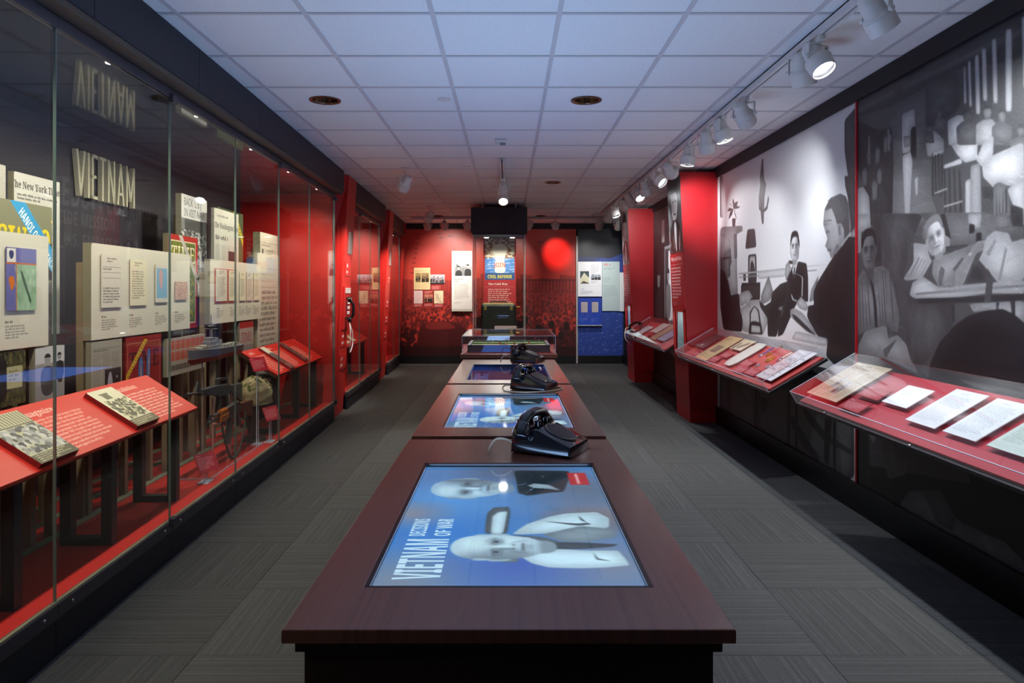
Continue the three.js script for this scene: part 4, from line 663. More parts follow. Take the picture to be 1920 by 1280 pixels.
// raised letters on the back panel
{
  const sg = leftThing('wall_lettering', 'tall cream raised letters spelling VIETNAM on the dark back panel', 'sign', 4.56, 1.012, 2.03), cream = mat('#d6d0ba', 0.5), t = 0.021, h = 0.3;
  const stroke = (x0, y0, x1, y1) => hexa([[x0, y0, 0], [x0 + t, y0, 0], [x0 + t, y0, -0.03], [x0, y0, -0.03]].map(([a, b, c]) => [a, b, c]), [[x1, y1, 0], [x1 + t, y1, 0], [x1 + t, y1, -0.03], [x1, y1, -0.03]]), flat = (x0, x1, y) => box(x1 - x0, t, 0.03, (x0 + x1) / 2, y, -0.015);
  const L = { V: [0.105, [stroke(0.042, 0, 0, h), stroke(0.042, 0, 0.084, h)]], I: [t, [stroke(0, 0, 0, h)]], E: [0.068, [stroke(0, 0, 0, h), flat(0, 0.068, t / 2), flat(0, 0.055, h / 2), flat(0, 0.068, h - t / 2)]], T: [0.078, [stroke(0.0285, 0, 0.0285, h), flat(0, 0.078, h - t / 2)]], N: [0.095, [stroke(0, 0, 0, h), stroke(0.074, 0, 0, h), stroke(0.074, 0, 0.074, h)]], A: [0.1, [stroke(0, 0, 0.04, h), stroke(0.08, 0, 0.04, h), flat(0.02, 0.08, 0.08)]], M: [0.125, [stroke(0, 0, 0, h), stroke(0.052, 0.04, 0, h), stroke(0.052, 0.04, 0.104, h), stroke(0.104, 0, 0.104, h)]] };
  let x = 0; for (const ch of 'VIETNAM') { const [w, gs] = L[ch]; mesh('letter', merge(gs.map((g) => g.clone())).translate(x, 0, 0.03).rotateY(PI / 2), cream, sg); x += w + 0.027; }
}
// ------------------------------------------------------------------ graphic boards in the long showcase
const postGeo = (h) => box(0.038, h, 0.038, 0, h / 2, 0);
function board(name, label, category, s0, s1, y0, y1, off, th, tex, { posts = [0.15, 0.85], rows = 0.0, group } = {}) {
  const o = leftThing(name, label, category, (s0 + s1) / 2, off, 0.19, group), w = s1 - s0, h = y1 - y0;
  mesh('face', printed(w, h, th).rotateY(PI / 2).translate(-th / 2, (y0 + y1) / 2 - 0.19, 0), tex, o);
  for (const p of posts) mesh('post', postGeo((y0 + y1) / 2 - 0.19 + h * 0.3).translate(-th - 0.02, 0, (0.5 - p) * w), WOOD_POST, o);
  return o;
}
{
  const C = (w, h, f, r = 0.55) => printMat(canvasTexture(w, h, (g, a, b) => { f(g, a, b); }), r), sideGrey = '#8b8675'; reseed(61);
  board('poster_board', 'grey poster board with red capital lettering about involvement at home', 'poster', 2.76, 3.44, 1.42, 2.02, 0.68, 0.03, C(420, 370, (g, w, h) => { g.fillStyle = '#b9b4ae'; g.fillRect(0, 0, w, h); put(g, 'INVOLVED', 396, 120, 82, '#c63a30', { squeeze: 0.55, align: 'right' }); put(g, 'AT HOME', 396, 215, 82, '#c63a30', { squeeze: 0.55, align: 'right' }); greek(g, 60, 250, 320, 4, 20, '#6d6a68'); edge(g, sideGrey); }));
  board('newspaper_board', 'newspaper page board with blackletter masthead beside the red lettered poster', 'newspaper', 3.47, 3.84, 1.18, 2.0, 0.66, 0.03, C(300, 660, (g, w, h) => { newspaper(g, 0, 0, w, h, '#c9c6c0', '#1d1c1e', '', { cols: 4, lh: 0.013, soft: '#77757a' }); g.fillStyle = '#c9c6c0'; g.fillRect(0, 0, w, 128); put(g, 'The New York Times', w / 2, 62, 40, '#151416', { font: 'serif', align: 'center', squeeze: 0.8 }); greek(g, 20, 80, 260, 2, 15, '#2b2a2c', 0); g.fillStyle = '#1c1c1f'; g.fillRect(18, 132, 225, 80); photo(g, 18, 240, 170, 160, [1, 1, 1], 3); edge(g, sideGrey); }));
  board('magazine_board', 'olive magazine cover board with yellow title and blue corner ribbon', 'magazine cover', 2.86, 3.64, 1.13, 1.84, 0.58, 0.03, C(560, 510, (g, w, h) => { g.fillStyle = '#84836a'; g.fillRect(0, 0, w, h); crowdPhoto(g, 0, 120, w, h - 120, 50, 110, 240, 26); put(g, 'Newsweek', 10, 180, 175, '#e6cf2c', { font: 'serif', squeeze: 0.66 }); poly(g, [330, 0, 410, 0, 560, 150, 560, 240], '#3b9bd0'); put(g, 'HANOI ON THE', 372, 38, 46, '#e9f2f5', { squeeze: 0.62, turn: 0.79 }); put(g, 'ATTACK', 498, 168, 40, '#e9f2f5', { squeeze: 0.6, turn: 0.79 }); edge(g, '#76735e'); }));
  const whiteBoard = (seed, items) => C(640, 270, (g, w, h) => { reseed(seed); g.fillStyle = '#d9d2c2'; g.fillRect(0, 0, w, h); items(g, w, h); edge(g, '#8c8672'); }, 0.6);
  const typed = (n) => C(150, 210, (g, w, h) => { reseed(65 + n); g.fillStyle = ['#d8d0c4', '#e2d8bd', '#d9cfc0'][n]; g.fillRect(0, 0, w, h); greek(g, 40, 10, 70, 2, 11, '#4d4842', 0); if (n === 0) { g.fillStyle = '#6b655d'; for (const y of [48, 70, 92]) g.fillRect(10, y, 130, 1.5); greek(g, 12, 52, 110, 1, 12, '#5a544c'); greek(g, 12, 128, 126, 6, 11, '#3f3a36'); } else greek(g, 18, 50, 114, 12, 11, '#6a6359'); edge(g, '#b5ab99'); }, 0.65);
  const pages = [typed(0), typed(1), typed(2)];
  const booklet = C(160, 210, (g, w, h) => { reseed(68); g.fillStyle = '#6c6ba8'; g.fillRect(0, 0, w, h); g.fillStyle = '#93b690'; g.fillRect(54, 56, w - 54, h - 56); for (let i = 0; i < 60; i++) { g.globalAlpha = 0.25; g.fillStyle = rnd() < 0.5 ? '#6f8f76' : '#c3d6bd'; g.beginPath(); g.ellipse(54 + rnd() * 106, 56 + rnd() * 154, 18, 9, rnd() * 3, 0, 7); g.fill(); } g.globalAlpha = 1; poly(g, [72, 74, 84, 80, 110, 130, 132, 178, 126, 188, 96, 132, 80, 100], '#3c5a44'); g.fillStyle = '#cf6b2e'; g.fillRect(0, 50, w, 5); g.fillRect(50, 50, 4, h - 50); blob(g, [8, 100, 36, 92, 46, 118, 26, 150, 18, 124], '#d8742a'); g.fillStyle = '#e4dcd8'; g.fillRect(3, 3, 46, 46); blob(g, [14, 10, 38, 10, 38, 30, 26, 42, 14, 30], '#3f4470'); edge(g, '#5a5a8c'); }, 0.35);
  const seaMap = C(120, 160, (g, w, h) => { g.fillStyle = '#d8d2c6'; g.fillRect(0, 0, w, h); g.fillStyle = '#86b4d2'; g.fillRect(10, 16, w - 20, h - 34); blob(g, [30, 22, 62, 18, 70, 60, 58, 112, 36, 90], '#cfa9aa'); edge(g, '#b5ab99'); }), pinkMap = C(140, 90, (g, w, h) => { reseed(69); g.fillStyle = '#c8a295'; g.fillRect(0, 0, w, h); for (let i = 0; i < 420; i++) { g.fillStyle = rnd() < 0.5 ? '#a8686a' : '#dcc0b0'; g.fillRect(rnd() * w, rnd() * h, 6, 3); } edge(g, '#a88'); }), redEdge = C(8, 8, (g) => { g.fillStyle = '#b8322f'; g.fillRect(0, 0, 8, 8); });
  const captions = (xs) => (g) => { for (const x of xs) { greek(g, x, 203, 46, 1, 9, '#3f3a36', 0); greek(g, x, 214, 84, 5, 6.5, '#655f56'); } };
  // papers mounted a little proud of their board: centre x, centre y, width, height as on the 640 x 270 board
  const mount = (o, w, h, y0, list) => { for (const [x, y, pw, ph, m, lift = 0.006] of list) mesh('document', printed(pw / 640 * w, ph / 270 * h, 0.003).rotateY(PI / 2).translate(lift, y0 - 0.19 + (1 - y / 270) * h, (0.5 - x / 640) * w), m, o); };
  const b1 = board('document_board', 'wide cream board with a green map booklet, in front of the olive magazine cover', 'display board', 2.2, 3.43, 1.15, 1.675, 0.47, 0.045, whiteBoard(62, captions([318, 480])), { posts: [0.1, 0.97] });
  mount(b1, 1.23, 0.525, 1.15, [[532, 108, 108, 146, booklet], [360, 108, 90, 128, pages[0]], [230, 108, 90, 128, pages[1]]]);
  const b2 = board('document_board', 'wide cream board with four typed papers and a blue map', 'display board', 3.80, 5.06, 1.145, 1.672, 0.47, 0.045, whiteBoard(63, captions([52, 205, 372, 515])), { posts: [0.02, 0.98] }); b2.userData.label = 'wide cream board with two typed papers, a blue map and a pink map';
  mount(b2, 1.26, 0.527, 1.145, [[100, 105, 112, 152, pages[0]], [256, 107, 106, 142, pages[1]], [412, 108, 92, 126, seaMap], [562, 132, 100, 64, pinkMap]]);
  const b3 = board('document_board', 'wide cream board with red-edged papers behind the model ship', 'display board', 5.43, 6.66, 1.155, 1.66, 0.47, 0.045, whiteBoard(64, captions([70, 220, 330, 420, 525])), { posts: [0.02, 0.98] });
  mount(b3, 1.23, 0.505, 1.155, [[112, 110, 134, 146, redEdge, 0.003], [242, 110, 104, 146, redEdge, 0.003], [112, 108, 122, 136, pages[2]], [242, 108, 92, 136, pages[1]], [370, 110, 80, 134, pages[1]], [462, 110, 80, 134, pages[2]], [562, 110, 80, 134, pages[1]]]);
  board('photo_board', 'colour photo board of grass with a dark silhouette and a cream card', 'photo board', 2.40, 3.26, 0.9, 1.14, 0.47, 0.03, C(460, 180, (g, w, h) => { for (let i = 0; i < 2600; i++) { const k = rnd(); g.fillStyle = k < 0.4 ? '#4c4a2c' : k < 0.8 ? '#3a3a22' : '#6a6234'; g.fillRect(rnd() * w, rnd() * h, 5, 9 + rnd() * 10); } blob(g, [270, 0, 380, 0, 400, 60, 390, 180, 250, 180, 255, 70], '#191714'); g.fillStyle = '#b7b58a'; g.fillRect(392, 50, 56, 74); greek(g, 400, 60, 40, 3, 14, '#77754c'); edge(g, '#56533f'); }));
  board('photo_board', 'black and white photo board of a man in an overcoat', 'photo board', 3.33, 3.56, 0.846, 1.14, 0.47, 0.03, C(220, 340, (g, w, h) => { g.fillStyle = grey(150); g.fillRect(0, 0, w, h); g.fillStyle = grey(205); g.fillRect(0, 0, w, 90); person(g, 90, 70, 44, grey(70), grey(160), grey(50)); person(g, 180, 60, 30, grey(40), grey(150), grey(40)); g.fillStyle = grey(40); g.fillRect(170, 150, 30, 60); edge(g, sideGrey); }));
  board('newspaper_board', 'grey newspaper clipping board with a photo of a figure in white', 'newspaper', 3.80, 4.12, 0.8, 1.135, 0.47, 0.03, C(260, 310, (g, w, h) => { newspaper(g, 0, 0, w, h, '#a09c90', '#3b3a3a', '', { cols: 3, lh: 0.026, soft: '#6e6b66' }); g.fillStyle = '#27232a'; g.fillRect(110, 150, 140, 150); blob(g, [130, 280, 135, 200, 150, 165, 165, 165, 180, 230, 175, 280], '#a7a2ae'); person(g, 215, 195, 16, '#1a171c', '#8c8790', '#111'); edge(g, sideGrey); }));
  board('magazine_board', 'red magazine cover board with blue raised hands and a yellow ribbon', 'magazine cover', 4.165, 4.617, 0.741, 1.135, 0.47, 0.03, C(320, 300, (g, w, h) => { g.fillStyle = '#8f1a1a'; g.fillRect(0, 0, w, h); g.strokeStyle = '#c98a80'; g.lineWidth = 2; g.strokeRect(14, 30, w - 28, h); put(g, 'TIME', w / 2, 150, 110, '#3a0e10', { font: 'serif', align: 'center', squeeze: 0.95 }); blob(g, [100, 300, 104, 150, 118, 95, 142, 98, 150, 160, 152, 260, 176, 180, 184, 70, 205, 60, 218, 90, 210, 180, 205, 300], '#46639a'); blob(g, [118, 290, 124, 140, 134, 130, 136, 290], '#b98f8a'); blob(g, [190, 240, 198, 95, 206, 95, 202, 200], '#b98f8a'); poly(g, [0, 170, 0, 205, 190, 20, 160, 14], '#c9a22a'); g.strokeStyle = '#4a3a10'; g.lineWidth = 3; for (let i = 0; i < 12; i++) { g.beginPath(); g.moveTo(12 + i * 13, 172 - i * 13); g.lineTo(24 + i * 13, 178 - i * 13); g.stroke(); } edge(g, '#6a1414'); }));
  board('headline_board', 'board with orange block headlines behind the rifles', 'headline board', 4.70, 5.33, 0.837, 1.09, 0.47, 0.03, C(400, 160, (g, w, h) => { g.fillStyle = '#a59a94'; g.fillRect(0, 0, w, h); for (let r = 0; r < 2; r++) for (let i = 0; i < 22; i++) { g.fillStyle = '#c04632'; g.fillRect(10 + i * 17.5, 10 + r * 48, 9 + (i % 3) * 3, 40); } for (let i = 0; i < 26; i++) { g.fillStyle = '#3a3434'; g.fillRect(10 + i * 14.5, 116, 8 + (i % 2) * 3, 24); } edge(g, sideGrey); }));
  board('magazine_board', 'red-bordered magazine cover board with a green and gold picture and grey ribbon', 'magazine cover', 4.96, 5.47, 1.13, 1.82, 0.58, 0.035, C(330, 450, (g, w, h) => { g.fillStyle = '#a8231c'; g.fillRect(0, 0, w, h); g.fillStyle = '#d7cba9'; g.fillRect(26, 26, w - 52, h - 52); g.fillStyle = '#5d6a2a'; g.fillRect(32, 32, w - 64, h - 64); for (let i = 0; i < 220; i++) { const k = rnd(); blob(g, Array.from({ length: 10 }, () => 0).map((_, j, a) => 0), '#000'); g.fillStyle = k < 0.4 ? '#a99a2e' : k < 0.7 ? '#39451e' : '#7f7f32'; g.beginPath(); g.ellipse(40 + rnd() * (w - 80), 40 + rnd() * (h - 80), 14, 5, rnd() * 3, 0, 7); g.fill(); } put(g, 'TIME', w / 2, 130, 108, '#e9dfc2', { font: 'serif', align: 'center', squeeze: 0.95, weight: 'normal' }); poly(g, [110, 0, 150, 0, w, 190, w, 235], '#b3aca6'); edge(g, '#8d8468'); }));
  board('photo_board', 'black and white photo board of a crowd holding a hand-lettered sign', 'photo board', 5.39, 5.88, 1.36, 2.16, 0.67, 0.045, C(340, 560, (g, w, h) => { g.fillStyle = grey(120); g.fillRect(0, 0, w, h); g.fillStyle = grey(70); g.fillRect(40, 130, 240, 160); crowdPhoto(g, 0, 190, w, h - 190, 25, 210, 900, 10); g.fillStyle = grey(205); g.fillRect(0, 0, w, 128); put(g, 'BACK  L B J', 30, 58, 56, '#2b2a2c', { squeeze: 0.85, weight: 'normal' }); put(g, 'IN VIET NAM', 30, 116, 56, '#2b2a2c', { squeeze: 0.85, weight: 'normal' }); g.fillStyle = grey(215); g.fillRect(160, 300, 40, 100); g.fillRect(235, 300, 34, 90); edge(g, sideGrey); }));
  board('newspaper_board', 'newspaper front page board with a dark photo beside the crowd picture', 'newspaper', 5.80, 6.37, 1.36, 2.1, 0.58, 0.025, C(400, 520, (g, w, h) => { newspaper(g, 0, 0, w, h, '#bdbcb4', '#2c2b2e', '', { cols: 4, lh: 0.018, soft: '#75747a' }); g.fillStyle = '#bdbcb4'; g.fillRect(0, 0, w, 210); greek(g, 40, 30, 320, 1, 22, '#55545a', 0); put(g, 'The Washington Post', w / 2, 112, 44, '#222124', { font: 'serif', align: 'center', squeeze: 0.82 }); greek(g, 24, 150, 350, 1, 42, '#2e2d30', 0); g.fillStyle = '#262428'; g.fillRect(225, 240, 120, 250); blob(g, [240, 480, 262, 330, 290, 300, 300, 400, 320, 480], '#8a8790'); edge(g, '#8b8984'); }));
  board('magazine_board', 'dark green magazine cover board with a yellow corner ribbon', 'magazine cover', 6.25, 6.90, 1.36, 2.16, 0.72, 0.02, C(330, 410, (g, w, h) => { g.fillStyle = '#4c5a3c'; g.fillRect(0, 0, w, h); blob(g, [120, 410, 130, 270, 190, 230, 260, 240, 310, 300, 320, 410], '#33291f'); poly(g, [190, 0, 230, 0, 330, 120, 330, 165], '#c8b52e'); g.strokeStyle = '#4b4414'; g.lineWidth = 4; for (let i = 0; i < 9; i++) { g.beginPath(); g.moveTo(214 + i * 12, 12 + i * 14); g.lineTo(224 + i * 12, 8 + i * 14); g.stroke(); } greek(g, 190, 100, 100, 2, 26, '#a7a84a', 0); edge(g, '#66755a'); }));
  board('newspaper_board', 'narrow pale newspaper board above the tall text panel', 'newspaper', 6.98, 7.56, 1.2, 2.0, 0.58, 0.07, C(330, 440, (g, w, h) => { newspaper(g, 0, 0, w, h, '#cfc8ba', '#3a3838', '', { cols: 3, lh: 0.02, soft: '#8d877c' }); g.fillStyle = '#3a3838'; g.fillRect(30, 90, 26, 60); greek(g, 110, 90, 120, 4, 18, '#4a4746'); edge(g, '#9a937f'); }));
  board('magazine_board', 'small magazine cover board with red title strip beside the tall text panel', 'magazine cover', 6.08, 6.44, 0.868, 1.14, 0.47, 0.02, C(260, 200, (g, w, h) => { g.fillStyle = '#a8211f'; g.fillRect(0, 0, w, 40); g.fillStyle = '#a99a94'; g.fillRect(0, 40, w, 110); put(g, 'TIME', 130, 128, 86, '#8d2a28', { font: 'serif', align: 'center', squeeze: 0.9, weight: 'normal' }); g.fillStyle = '#847a78'; g.fillRect(0, 150, w, 50); for (let i = 0; i < 16; i++) { g.fillStyle = '#a49a96'; g.fillRect(i * 16, 154, 6, 46); } edge(g, '#7c7468'); }));
  const tp = board('text_panel', 'tall pale text panel standing before the red end panel', 'text panel', 6.65, 7.36, 0.36, 1.777, 0.5, 0.03, C(300, 600, (g, w, h) => { g.fillStyle = '#cdc3b4'; g.fillRect(0, 0, w, h); for (let i = 0; i < 9; i++) { g.fillStyle = '#a59c90'; g.fillRect(30, 60 + i * 26, 240 - (i % 3) * 30, 2); } greek(g, 30, 150, 240, 12, 22, '#57524c'); edge(g, '#9d9585'); }), { posts: [0.12, 0.88] });
  mesh('foot', rbox(0.08, 0.17, 0.68, 0.006, -0.03, 0.085, 0), BLACK, tp);
}
// ------------------------------------------------------------------ slanted red reading rails in the showcases
const RAIL_A = Math.atan2(0.2, 0.31), RAIL_W = Math.hypot(0.2, 0.31);
function readingRail(sA, sB, feet, label, tex, end = BLACK) {
  const M = (sA + sB) / 2, o = leftThing('reading_rail', label, 'reading rail', M, 0.12, 0.19);
  const top = printed(sB - sA, RAIL_W, 0.018).rotateX(-PI / 2).translate(0, 0, -RAIL_W / 2).rotateX(RAIL_A).translate(0, 0.5, 0).rotateY(PI / 2);
  mesh('panel', top, tex, o);
  mesh('underframe', box(sB - sA - 0.01, 0.016, RAIL_W - 0.01, 0, -0.018, -RAIL_W / 2).rotateX(RAIL_A).translate(0, 0.5, 0).rotateY(PI / 2), mat('#4a3c38', 0.5), o);
  for (const s of feet) { const z = -(s - M); mesh('leg_frame', [box(0.05, 0.5, 0.05, -0.05, 0.25, z), box(0.05, 0.62, 0.05, -0.245, 0.31, z), box(0.15, 0.035, 0.05, -0.147, 0.0175, z), box(0.15, 0.03, 0.05, -0.147, 0.49, z)], LEG_BLACK, o); }
  return o;
}
const railPoint = (s, w, n) => leftPoint(s, 0.12 + w * Math.cos(RAIL_A) + n * Math.sin(RAIL_A) * -1, 0.69 + w * Math.sin(RAIL_A) + n * Math.cos(RAIL_A));
function onRail(name, label, category, s, w, wx, wz, th, tex, spin = 0, group) {      // w measured up the slope from the front edge
  const o = leftThing(name, label, category, s, 0, 0, group); o.position.copy(railPoint(s, w, 0.009)); o.rotation.set(RAIL_A, LA + PI / 2, 0, 'YXZ'); if (spin) o.rotateY(spin);
  mesh('block', printed(wx, wz, th).rotateX(-PI / 2).translate(0, th / 2, 0), tex, o); return o;
}
{
  reseed(71);
  const t1 = canvasTexture(2000, 285, (g, w, h) => {
    g.fillStyle = '#cf2a20'; g.fillRect(0, 0, w, h); const P = w / 2.67, X = (s) => (s - 1.65) * P, c = '#f6cfc4', st = { weight: 'normal', squeeze: 0.95 };
    ['The war in Vietnam divided Americans', 'who questioned the understanding', 'of the administration\'s', 'policy toward the conflict', 'even more as the war dragged', 'on. Vietnam reported a very', 'different war than did the administration.', 'The nation was bitterly divided between', '"hawks" and "doves"\u2014people who wanted', 'the United States to win the war and others', 'who demanded peace.'].forEach((t, i) => put(g, t, X(2.15), 78 + i * 19, 17, c, st));
    put(g, 'Quagmire', X(3.07), 62, 36, '#fbe3da', { font: 'serif', weight: 'normal' });
    ['The number of American troops in Vietnam', 'rose to 385,000 in 1966 and then 486,000', 'the following year. But the enemy also', 'continued to increase their numbers, and', 'stalemate persisted. Fair and open elections', 'in September 1967 brought a new national', 'government to South Vietnam, with some', 'hope of stability. President Johnson continued', 'to pursue a peaceful solution to the war', 'but stand against the efforts.'].forEach((t, i) => put(g, t, X(3.07), 92 + i * 18, 15.5, c, st));
    put(g, 'Escalation', X(3.84), 62, 36, '#fbe3da', { font: 'serif', weight: 'normal' }); greek(g, X(3.84), 82, 330, 10, 18, c); edge(g, '#6a1a16');
  });
  readingRail(1.65, 4.32, [2.01, 2.71, 3.41, 4.11], 'slanted red reading rail headed Quagmire and Escalation', printMat(t1, 0.4));
  const t2 = canvasTexture(1200, 275, (g, w, h) => { g.fillStyle = '#cb241c'; g.fillRect(0, 0, w, h); for (const x of [60, 430, 800]) { greek(g, x, 20, 150, 1, 40, '#f4c9be', 0); greek(g, x, 70, 210, 10, 19, '#f4c4b8'); } edge(g, '#6a1a16'); });
  readingRail(5.98, 7.62, [6.07, 6.78, 7.45], 'slanted red reading rail beyond the camouflaged helmet', printMat(t2, 0.4));
  readingRail(8.75, 10.6, [8.95, 10.4], 'slanted red reading rail in the middle showcase', printMat(canvasTexture(400, 80, (g, w, h) => { g.fillStyle = '#b51f1a'; g.fillRect(0, 0, w, h); edge(g, '#6a1a16'); }), 0.4));
  const bw = (seed, f, e = '#7c1018') => printMat(canvasTexture(240, 300, (g, w, h) => { reseed(seed); f(g, w, h); edge(g, e); }), 0.5);
  onRail('photo_block', 'raised photo block of a press crowd beside the Quagmire heading', 'photo block', 2.93, 0.17, 0.26, 0.315, 0.024, bw(72, (g, w, h) => { g.fillStyle = '#b8b296'; g.fillRect(0, 0, w, h); for (let i = 0; i < 14; i++) { g.fillStyle = '#6e6a58'; g.fillRect(i * 18, 4, 7, 70); } g.fillStyle = '#3d3a32'; g.fillRect(0, 78, w, 5); crowdPhoto(g, 0, 86, w, 160, 60, 200, 120, 12); g.fillStyle = '#57513f'; g.fillRect(0, 250, w, 50); greek(g, 20, 252, 190, 4, 11, '#d8cfae'); }));
  onRail('photo_block', 'raised photo block of helmeted marchers and a watchtower', 'photo block', 3.70, 0.17, 0.24, 0.31, 0.024, bw(73, (g, w, h) => { g.fillStyle = '#d8d3bb'; g.fillRect(0, 0, w, h); g.fillStyle = '#6d6a55'; g.fillRect(70, 40, 60, 40); g.fillRect(60, 32, 80, 10); for (let i = 0; i < 130; i++) { const y = 95 + i * 1.1; g.fillStyle = i % 3 ? '#5a5746' : '#b7b193'; g.beginPath(); g.ellipse(25 + rnd() * 195, y, 12, 10, 0, 0, 7); g.fill(); } g.fillStyle = '#6a624c'; g.fillRect(0, 248, w, 52); greek(g, 20, 254, 190, 3, 13, '#d8cfae'); }));
  onRail('photo_block', 'raised photo block with a pale sky at the front of the far rail', 'photo block', 6.42, 0.17, 0.13, 0.34, 0.022, bw(74, (g, w, h) => { g.fillStyle = '#cbc4b4'; g.fillRect(0, 0, w, 110); g.fillStyle = '#5e2f2c'; g.fillRect(0, 110, w, 190); crowdPhoto(g, 0, 80, w, 110, 40, 120, 60, 14); greek(g, 20, 230, 190, 4, 14, '#c99'); }));
  onRail('photo_block', 'raised dark photo block at the end of the far rail', 'photo block', 7.0, 0.18, 0.12, 0.31, 0.022, bw(75, (g, w, h) => { g.fillStyle = '#4c2c2a'; g.fillRect(0, 0, w, h); for (let i = 0; i < 60; i++) { g.fillStyle = i % 2 ? '#7d6d62' : '#2e1e1e'; g.fillRect(rnd() * w, rnd() * 200, 40, 8); } greek(g, 20, 230, 190, 4, 14, '#c99'); }));
  const pg = bw(76, (g, w, h) => { g.fillStyle = '#d2c7a8'; g.fillRect(0, 0, w, h); greek(g, 20, 20, 200, 12, 22, '#7a7058'); }, '#b5ab8d'); for (const [i, s] of [8.95, 9.3, 9.7].entries()) onRail('letter_sheet', 'cream paper on the middle showcase rail, ' + ORD[i] + ' from the payphone pylon', 'letter', s, 0.2, 0.22, 0.3, 0.005, pg, 0, 'papers on the middle showcase rail');
}
// ------------------------------------------------------------------ rifles, ship, helmet and their captions
const gunBlack = mat('#484a50', 0.34, 0.3), gunWoodA = mat('#a4571b', 0.3, 0, { physical: true, clearcoat: 0.5 }), gunWoodB = mat('#5c2417', 0.35);
function rifleThing(name, label, s, off, y, pitch) { const o = leftThing(name, label, 'rifle', s, off, y); o.rotation.set(0, LA + PI / 2, pitch, 'YXZ'); return o; }   // local x from muzzle to butt
{
  const a = rifleThing('black_rifle', 'black assault rifle with carrying handle on a clear mount', 4.52, 0.27, 0.745, -0.075), Lx = (p, dx) => p.map(([x, y]) => [x + dx, y]);
  mesh('barrel', [bar([0, 0, 0], [0.36, 0.0, 0], 0.009), bar([0, 0, 0], [0.05, 0, 0], 0.013, 12)], gunBlack, a); mesh('front_sight', extrude([[0.14, 0], [0.175, 0.075], [0.19, 0.075], [0.215, 0]], 0.012, 0.001), gunBlack, a);
  mesh('handguard', extrude([[0.22, -0.022], [0.22, 0.02], [0.5, 0.036], [0.5, -0.036]], 0.046, 0.006), gunBlack, a); mesh('receiver', extrude([[0.5, -0.045], [0.5, 0.03], [0.72, 0.03], [0.74, 0.012], [0.74, -0.03], [0.68, -0.05]], 0.034, 0.003), gunBlack, a);
  mesh('carry_handle', extrude([[0.51, 0.028], [0.5, 0.075], [0.54, 0.085], [0.68, 0.082], [0.72, 0.06], [0.72, 0.028]], 0.02, 0.002, [[[0.54, 0.035], [0.68, 0.035], [0.68, 0.062], [0.545, 0.066]]]), gunBlack, a);
  mesh('magazine', extrude([[0.535, -0.045], [0.6, -0.045], [0.585, -0.17], [0.52, -0.16]], 0.024, 0.003), gunBlack, a); mesh('pistol_grip', extrude([[0.67, -0.045], [0.715, -0.04], [0.745, -0.14], [0.7, -0.145]], 0.028, 0.005), gunBlack, a); mesh('trigger_guard', tube([[0.605, -0.045, 0], [0.61, -0.075, 0], [0.66, -0.075, 0], [0.675, -0.05, 0]], 0.003, 16, 6), gunBlack, a);
  mesh('stock', extrude([[0.735, 0.018], [0.735, -0.022], [0.99, -0.12], [1.0, -0.118], [1.0, 0.022], [0.99, 0.026]], 0.036, 0.005), gunBlack, a);
  const b = rifleThing('wooden_rifle', 'rifle with orange wooden handguard and curved magazine on a clear mount', 4.74, 0.22, 0.52, 0.02);
  mesh('barrel', [bar([0, 0, 0], [0.3, 0, 0], 0.009), bar([0.1, 0.03, 0], [0.32, 0.03, 0], 0.009), bar([0, 0, 0], [0.03, 0, 0], 0.013)], gunBlack, b); mesh('front_sight', extrude([[0.03, 0], [0.035, 0.05], [0.055, 0.05], [0.065, 0]], 0.012, 0.001), gunBlack, b);
  mesh('upper_handguard', extrude([[0.21, 0.015], [0.215, 0.045], [0.33, 0.048], [0.335, 0.015]], 0.04, 0.006), gunWoodA, b); mesh('lower_handguard', extrude([[0.2, 0.012], [0.2, -0.03], [0.25, -0.04], [0.345, -0.032], [0.345, 0.012]], 0.046, 0.007), gunWoodA, b);
  mesh('receiver', extrude([[0.34, -0.03], [0.34, 0.045], [0.56, 0.055], [0.6, 0.03], [0.61, -0.03]], 0.036, 0.004), gunBlack, b);
  mesh('magazine', extrude([[0.38, -0.028], [0.445, -0.028], [0.44, -0.1], [0.415, -0.19], [0.38, -0.235], [0.325, -0.215], [0.355, -0.15], [0.375, -0.08]], 0.026, 0.003), gunBlack, b); mesh('pistol_grip', extrude([[0.54, -0.03], [0.585, -0.03], [0.62, -0.13], [0.575, -0.14]], 0.028, 0.006), gunBlack, b);
  mesh('stock', extrude([[0.6, 0.03], [0.6, -0.02], [0.86, -0.115], [0.88, -0.11], [0.88, 0.005], [0.86, 0.012]], 0.034, 0.006), gunWoodB, b);
  mesh('sling', tube([[0.2, -0.04, 0.03], [0.24, -0.18, 0.05], [0.34, -0.32, 0.06], [0.5, -0.3, 0.06], [0.62, -0.18, 0.05], [0.7, -0.05, 0.03]], 0.012, 48, 6).scale(1, 1, 0.6), mat('#2b2622', 0.7), b);
  const m = leftThing('acrylic_mount', 'clear acrylic stand with pink-edged rods holding the two rifles', 'stand', 5.1, 0.24, 0.19), rod = mat('#b97f86', 0.2), Zs = (s) => -(s - 5.1);
  mesh('base_plate', box(0.22, 0.01, 1.1, 0, 0.005, Zs(5.1)), ACRYLIC, m); for (const [s, h] of [[4.95, 0.47], [5.3, 0.47]]) mesh('rod', bar([-0.025, 0.01, Zs(s)], [-0.025, h, Zs(s)], 0.006), rod, m);
  for (const [s, h] of [[4.95, 0.29], [5.3, 0.29]]) mesh('hook', bar([-0.025, h, Zs(s)], [0.035, h, Zs(s)], 0.005), rod, m); mesh('edge_line', [box(0.003, 0.011, 1.1, 0.11, 0.0055, 0), box(0.22, 0.011, 0.003, 0, 0.0055, 0.55)], ACRYLIC_EDGE, m);
}
